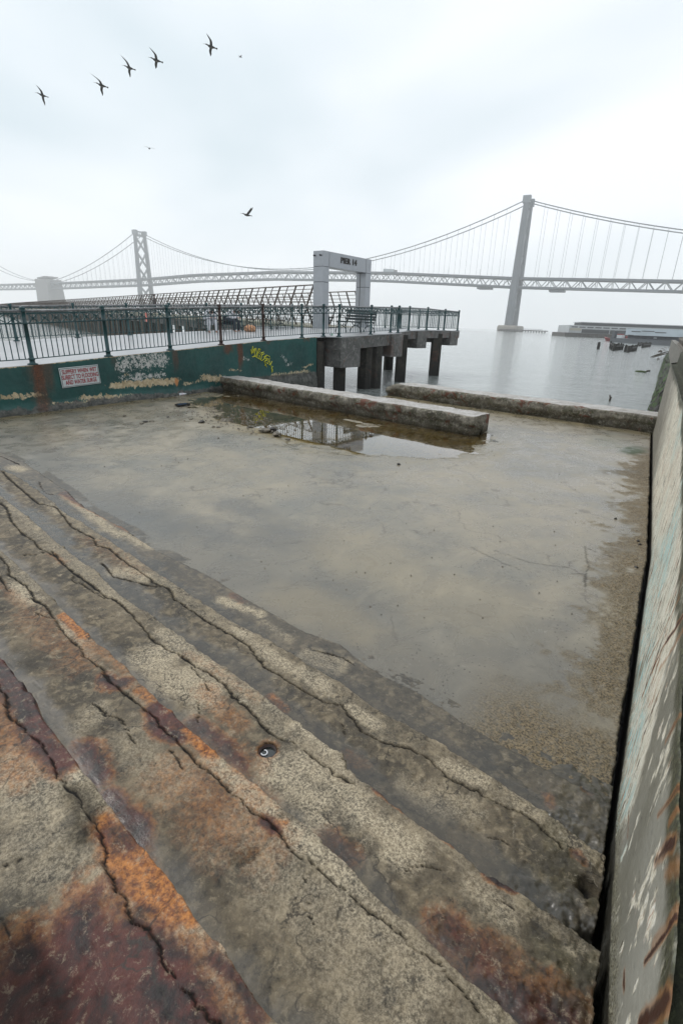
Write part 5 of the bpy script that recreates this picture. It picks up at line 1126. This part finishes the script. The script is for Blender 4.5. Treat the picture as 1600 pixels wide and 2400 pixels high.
# fire boat
bt = empty('fire_boat', (*atd(1449, 792, 205)[:2], -.6), R_(-8)); tag(bt, 'red fire boat with white wheelhouse moored beside the grey station', 'boat')
mb = MB(); mb.add([(-5, 0, 1.5), (-4, -1.6, 1.1), (5, -1.6, 1.0), (5, 1.6, 1.0), (-4, 1.6, 1.1), (-4.2, 0, 0), (-3.4, -1.2, 0), (4.8, -1.2, 0), (4.8, 1.2, 0), (-3.4, 1.2, 0)], [(0, 1, 2, 3, 4), (5, 9, 8, 7, 6), (0, 5, 6, 1), (1, 6, 7, 2), (2, 7, 8, 3), (3, 8, 9, 4), (4, 9, 5, 0)]); M_bred = plain('boat_red', (.22, .035, .035), .6, .1, .5, 0, 0); mb.build('hull', M_bred, bt)
mb = MB(); mb.box((-1.2, -1, 1.12), (1.6, 1, 2.2)); mb.build('wheelhouse', M_signw, bt, bevel=.1)
mb = MB(); mb.box((-1.1, -.9, 2.22), (1.3, .9, 2.6)); mb.build('wheelhouse_roof', M_bred, bt)
mb = MB(); mb.tube([(3, 0, 1), (3, 0, 4.2)], .12, 6); mb.box((2.6, -.4, 3.3), (3.4, .4, 3.7)); mb.build('mast', M_signw, bt)
mb = MB(); mb.box((2.4, -.5, 1.05), (3.6, .5, 2.0)); mb.build('winch', M_bred, bt)

# ------------------------------------------------------------------ old pilings in the bay
def pilings(px0, px1, pyb0, pyb1, pyt, n_, label, w=.16, cap=True):
    a = onz(px0, pyb0, -.6); b = onz(px1, pyb1, -.6); zt = zat((px0+px1)/2, pyt, *((a+b)/2)[:2])
    e = empty('old_pilings', (*((a+b)/2)[:2], -.6)); tag(e, label, 'pilings', 'clusters of old pilings standing in the bay'); c = (a+b)/2
    for k in range(n_):
        t = k/(n_-1) if n_ > 1 else .5; p = a+(b-a)*t-c; h = zt+.6+random.uniform(-.22, .08)
        mb = MB(); r_ = w*random.uniform(.85, 1.15)
        mb.tube([(p[0], p[1], -1.0), (p[0]+random.uniform(-.02, .02), p[1], h*.6), (p[0]+random.uniform(-.04, .04), p[1], h)], [r_*1.1, r_, r_*.85], 7); mb.build('pile', M_pilewood, e)
    if cap and n_ > 2:
        p, q_ = a-c, b-c; mb = MB(); mb.bar((p[0], p[1], zt+.6-.45), (q_[0], q_[1], zt+.6-.45), .4, .22); mb.build('wale', M_pilewood, e)
    return e
pilings(1400, 1402, 818, 818, 801, 1, 'lone leaning old piling, leftmost of the pilings in the bay', .24)
pilings(1429, 1437, 816, 822, 800, 3, 'narrow cluster of three old pilings, second from the left', .24)
pilings(1439, 1458, 821, 819, 804, 8, 'wide dark wall of old pilings with a timber cap, third from the left')
pilings(1464, 1471, 824, 826, 808, 2, 'ragged pair of short old pilings between two piling walls', .22)
pilings(1476, 1489, 824, 822, 807, 6, 'square block of old pilings, right of the ragged pair')
pilings(1494, 1513, 811, 808, 801, 7, 'farthest low row of old pilings, near the grey station')
pilings(1504, 1523, 815, 812, 802, 7, 'rightmost low row of old pilings, nearest the timber fence')
# floating wood and stones
def log(px0, py0, px1, py1, r_, m, name, label, cat, z0=-.58, z1_=-.55):
    a = onz(px0, py0, z0); b = onz(px1, py1, z1_); c = (a+b)/2; e = MB(); pts = [a+(b-a)*t-c+np.array([0, 0, random.uniform(-.01, .03)]) for t in np.linspace(0, 1, 6)]
    e.tube(pts, [r_*k for k in (.5, .9, 1.1, 1, .9, .5)], 8); o = e.build(name, m, None, True); o.location = c; tag(o, label, cat); return o
log(1523, 837, 1566, 823, .07, M_blackwood, 'timber_pole', 'long dark pole sticking out over the water, upper of the two', 'pole', -.5, .25)
log(1527, 838, 1566, 827, .07, M_blackwood, 'timber_pole', 'long dark pole sticking out over the water, lower of the two', 'pole', -.5, .2)
log(1488, 870, 1514, 871.5, .09, M_mosswood, 'driftwood', 'green algae-covered timber floating on the bay', 'driftwood')
log(1514, 870, 1523, 869, .07, M_blackwood, 'driftwood', 'short black piece of wood floating at the end of the green timber', 'driftwood')
log(1539, 841, 1545, 841, .06, M_blackwood, 'driftwood', 'small dark floating piece of wood below the two poles', 'driftwood')
def rock(c, r_, m, label, name='rubble', sq=.55, cat='rubble', grp=None, seed=0):
    bm = bmesh.new(); bmesh.ops.create_icosphere(bm, subdivisions=3, radius=1.0); rd = random.Random(seed)
    pl = [(Vector((rd.uniform(-1, 1), rd.uniform(-1, 1), rd.uniform(-.6, 1))).normalized(), rd.uniform(.55, .85)) for _ in range(9)]
    for v in bm.verts:
        for n_, d_ in pl:
            q_ = v.co.dot(n_)
            if q_ > d_: v.co -= n_*(q_-d_)
        v.co *= 1+rd.uniform(-.03, .03); v.co.x *= r_; v.co.y *= r_*.75; v.co.z *= r_*sq
    me = bpy.data.meshes.new(name); bm.to_mesh(me); bm.free(); o = addmesh(name, me, m); o.location = c; o.rotation_euler = (rd.uniform(-.1, .1), rd.uniform(-.1, .1), rd.uniform(0, 6)); tag(o, label, cat, grp); return o
c = onz(1546, 825, -.6); rock((c[0], c[1], -.55), .45, M_blackwood, 'dark rounded rock standing out of the bay near the two poles', 'rock', .7, 'rock', None, 3)
for k, (a_, b_) in enumerate([(1552, 817), (1556, 821), (1548, 822), (1560, 815)]):
    c = onz(a_, b_, -.6); rock((c[0], c[1], -.58), .22, M_blackwood, 'small dark rock breaking the water beyond the poles', 'rock', .5, 'rock', 'small rocks beyond the poles', 20+k)
c = onz(1427, 940, -.6)
mb = MB(); mb.tube([(0, 0, -.6), (.02, 0, .12), (-.03, 0, .26)], [.05, .04, .02], 7); mb.tube([(.01, 0, .05), (.06, 0, .18)], [.03, .02], 6); o = mb.build('wooden_stake', M_blackwood); o.location = (c[0], c[1], -.6); tag(o, 'small dark broken stake poking out of the calm bay', 'stake')

# ------------------------------------------------------------------ rubble and litter on the slab
RB = [(398, 926, .13, 'flat slab of rubble lying by the foot of the green wall, left of the bottle'), (415, 932, .09, 'flat rubble slab just below the plastic bottle'), (332, 993, .07, 'small rubble block on the dry slab, leftmost of the scattered stones'), (340, 989, .06, 'pale stone touching the leftmost rubble block'), (356, 988, .075, 'flat grey stone right of the leftmost rubble block'),
      (292, 975, .05, 'small lone dark stone on the slab below the warning sign'), (472, 990, .10, 'lumpy stone pile in the rubble, left of the shallow puddle edge'), (530, 986, .14, 'long flat stone at the edge of the shallow puddle'), (447, 983, .05, 'small dark stone left of the lumpy stone pile'), (393, 978, .04, 'tiny dark stone left of the rubble strip'), (586, 1001, .08, 'dark stone in the puddle near the reflected railing'),
      (618, 1009, .15, 'broken slab of rubble at the puddle edge, biggest of the group'), (640, 1008, .12, 'long tilted block of rubble at the puddle edge'), (650, 1018, .12, 'flat dark rubble at the tip of the dry slab, by the reflection'), (674, 1030, .06, 'small dark stone standing in the mirror-like puddle'), (869, 1020, .05, 'lone small stone in the bright part of the puddle'), (500, 1001, .05, 'small dark stone at the lower rubble edge'), (512, 1002, .05, 'small mossy stone beside another at the lower rubble edge'),
      (934, 1089, .04, 'small twig-like chip on the open slab'), (511, 1027, .03, 'tiny lone dark stone on the bare slab')]
for k, (a_, b_, r_, lb_) in enumerate(RB):
    c = onz(a_, b_, 0); rock((c[0], c[1], .01), r_, M_rock if k % 3 else M_darkrock, lb_, 'rubble', .42, 'rubble', 'broken rubble lying on the slab', 40+k)
for k, (a_, b_) in enumerate([(1494, 1270), (1499, 1278), (1490, 1331), (1442, 1217)]):
    c = onz(a_, b_, 0); rock((c[0], c[1], .008), .022, M_darkrock, ['black clump of weed near the right wall, upper of three', 'black clump of weed near the right wall, middle of three', 'black clump of weed near the right wall, lowest of three', 'small black clump farther from the right wall than the others'][k], 'weed_clump', .7, 'weed', 'black weed clumps by the sea wall', 70+k)
mb = MB(); rd = random.Random(5)
for k in range(620):
    a_ = rd.gauss(0, 1); t = rd.random(); px_ = 430+t*250+rd.gauss(0, 35); py_ = 955+t*55+rd.gauss(0, 12)
    if k > 520: px_ = rd.uniform(150, 1350); py_ = rd.uniform(990, 1450)
    c = onz(px_, py_, 0); r_ = rd.uniform(.008, .028) if k <= 520 else rd.uniform(.006, .011)
    if c[0] < wallg_x(c[1])+.1 or c[1] > 8.9: continue
    if k > 520 and c[1] < 2.3: continue
    v = [(c[0]+r_*rd.uniform(.6, 1.3)*math.cos(q_), c[1]+r_*rd.uniform(.6, 1.3)*math.sin(q_), .0) for q_ in (0, 1.3, 2.5, 3.8, 5.0)]+[(c[0], c[1], .004+r_*.8)]
    mb.add(v, [(0, 1, 5), (1, 2, 5), (2, 3, 5), (3, 4, 5), (4, 0, 5)])
tag(mb.build('grit', M_rock), 'grit and small chips scattered over the wet slab', 'grit', kind='stuff')
# bottle
c = onz(428, 924, .03); e = empty('plastic_bottle', (c[0], c[1], .035), R_(95)); tag(e, 'clear crumpled plastic bottle lying by the foot of the green wall', 'bottle')
mb = MB(); mb.tube([(-.11, 0, 0), (-.105, 0, 0), (.04, 0, 0), (.08, 0, 0), (.095, 0, 0)], [.02, .034, .035, .018, .014], 12); mb.build('bottle_body', plain('clear_plastic', (.62, .64, .68), .15, .1, 20), e, True)
mb = MB(); mb.tube([(.096, 0, 0), (.115, 0, 0)], .017, 10); mb.build('cap', M_signw, e)
mb = MB(); mb.tube([(-.05, 0, 0), (.02, 0, 0)], .0362, 12); mb.build('label_band', plain('bottle_band', (.55, .5, .55), .4), e)
c = onz(428, 949, .02); e = empty('plastic_tray', (c[0], c[1], .004), R_(84)); tag(e, 'small black tray with a bright blue strip lying on the slab', 'litter')
mb = MB(); mb.box((-.16, -.07, 0), (.16, .07, .012)); mb.box((-.16, -.07, .012), (-.145, .07, .05)); mb.box((.145, -.07, .012), (.16, .07, .05)); mb.box((-.145, -.07, .012), (.145, -.055, .05)); mb.box((-.145, .055, .012), (.145, .07, .05)); mb.build('tray', M_black, e)
mb = MB(); mb.box((-.12, -.04, .013), (.12, .04, .038)); mb.build('blue_strip', plain('blue_plastic', (.02, .18, .45), .4), e)
c = onz(791, 786.5, deckz(14.6)+.04); e = empty('drink_can', (-13.25, 14.7, deckz(14.7)+.035), R_(-80)); tag(e, 'crushed green and white drink can under the railing corner', 'can')
mb = MB(); mb.tube([(-.08, 0, 0), (.0, 0, 0)], .033, 10); mb.build('can_green', plain('can_green', (.05, .38, .18), .3), e); mb = MB(); mb.tube([(.0005, 0, 0), (.07, 0, 0)], .033, 10); mb.build('can_white', M_signw, e)

# ------------------------------------------------------------------ birds
def bird(px, py, d, head, wl, wr, label, sc_=.82, bank=0., pel=True, grp='pelicans flying in a line'):
    p = CAMP+ray(px, py)*d; e = empty('pelican' if pel else 'gull', tuple(p), head); tag(e, label, 'bird', grp)
    e.rotation_euler = (bank, R_(-6), head); e.scale = (sc_,)*3
    me = MB()      # +x forward
    st = [(-.62, .012, .0), (-.52, .05, .0), (-.40, .07, 0), (-.2, .13, -.01), (.0, .15, -.02), (.2, .12, -.01), (.32, .07, .03), (.42, .055, .07), (.5, .06, .08), (.57, .045, .075), (.61, .02, .07)]
    me.tube([(a, 0, c_) for a, b, c_ in st], [b for a, b, c_ in st], 10)
    me.add([(-.5, -.05, 0), (-.72, -.13, .0), (-.75, 0, .0), (-.72, .13, .0), (-.5, .05, 0), (-.5, 0, .03)], [(0, 1, 2, 5), (5, 2, 3, 4), (0, 5, 4), (0, 4, 3, 2, 1)])
    for sd_, (el_, sw) in ((1, wl), (-1, wr)):
        # wing: arm section then hand section, with an arched outline
        secs = []
        L1, L2 = .52, .68
        for k, t in enumerate(np.linspace(0, 1, 9)):
            s = t*(L1+L2); z = min(s, L1)*math.sin(el_[0])+max(0, s-L1)*math.sin(el_[1]); y = min(s, L1)*math.cos(el_[0])+max(0, s-L1)*math.cos(el_[1])
            x = .10+min(s, L1)*sw[0]+max(0, s-L1)*sw[1]; ch = .30*(1-.25*t) if t < .55 else .30*(1-.25*t)*(1-((t-.55)/.45)**1.6*.85)
            secs.append((x, y*sd_, z, ch))
        vs = []; fs = []
        for x, y, z, ch in secs: vs += [(x, y, z+.012), (x-ch*.35, y, z+.035*ch/.3), (x-ch, y, z), (x-ch*.4, y, z-.008)]
        for k in range(len(secs)-1):
            for j in range(4): fs.append((k*4+j, k*4+(j+1) % 4, k*4+4+(j+1) % 4, k*4+4+j))
        fs.append(tuple(len(vs)-4+j for j in range(4))); me.add(vs, fs)
    me.build('body', M_bird, e, False)
    mb = MB(); mb.tube([(.60, 0, .07), (.74, 0, .045), (.90, 0, .02) if pel else (.68, 0, .05)], [.022, .018, .005], 6); mb.build('bill', M_bill, e)
    mb = MB(); mb.tube([(-.3, 0, -.05), (-.05, 0, -.085), (.2, 0, -.055)], [.03, .10, .04], 8); mb.build('belly', M_belly, e)
    return e
def hd(px, py, deg=0):        # heading across the view to the left
    r = ray(px, py); return math.atan2(r[0], -r[1])+math.pi+R_(deg) if 0 else math.atan2(r[1], r[0])+math.pi/2+R_(deg)
B_ = R_(24)
bird(494, 108, 72, hd(494, 108, 8), ((.35, .0), (.15, .7)), ((-.25, .15), (.1, -.35)), 'flying pelican, highest and rightmost of the line', .9, bank=B_)
bird(366, 140, 72, hd(366, 140, 5), ((.35, -.05), (.25, .9)), ((-.2, .25), (.1, -.2)), 'flying pelican with lifted wings, second from the right in the line', .9, bank=B_)
bird(303, 158, 76, hd(303, 158, 3), ((.5, 1.6), (.6, .9)), ((-.2, -.1), (.1, -.35)), 'flying pelican with one wing folded, third from the right in the line', .85, bank=B_)
bird(238, 199, 72, hd(238, 199, 5), ((.1, -.15), (.5, 1.3)), ((-.45, -.1), (.1, -.4)), 'flying pelican with long drooping wing, fourth from the right in the line', .85, bank=B_)
bird(99, 222, 84, hd(99, 222, 5), ((.4, .2), (.3, .7)), ((-1.4, -1.5), (-.1, -.4)), 'flying pelican, lowest and leftmost of the line', .85, bank=R_(15))
bird(578, 503, 80, hd(578, 503, 5), ((.5, .8), (-.6, -.7)), ((1.3, 1.4), (-.5, -.6)), 'lone pelican flying low over the gate, apart from the line', 1., bank=R_(14), grp=None)
bird(563, 132, 160, hd(563, 132, 25), ((.2, .1), (0, -.1)), ((.2, .1), (0, -.1)), 'tiny distant gull right of the line of pelicans', .7, pel=False, grp=None)
bird(350, 347, 110, hd(350, 347, -75), ((.35, -.15), (0, -.3)), ((.35, -.15), (0, -.3)), 'tiny distant gull gliding between the pelicans and the far tower', .8, pel=False, grp=None)

# ------------------------------------------------------------------ haze
g = bpy.data.materials.new('bay_haze'); g.use_nodes = True; t = g.node_tree; t.nodes.clear()
o_ = t.nodes.new('ShaderNodeOutputMaterial'); v_ = t.nodes.new('ShaderNodeVolumePrincipled'); v_.inputs['Color'].default_value = (1, 1, 1, 1); v_.inputs['Density'].default_value = .00043
v_.inputs['Anisotropy'].default_value = .2
t.links.new(v_.outputs[0], o_.inputs['Volume'])
mb = MB(); mb.box((-3000, -3000, -5), (3000, 3000, 172)); hz = mb.build('haze', g); tag(hz, 'pale sea fog filling the air over the bay', 'haze', kind='stuff')
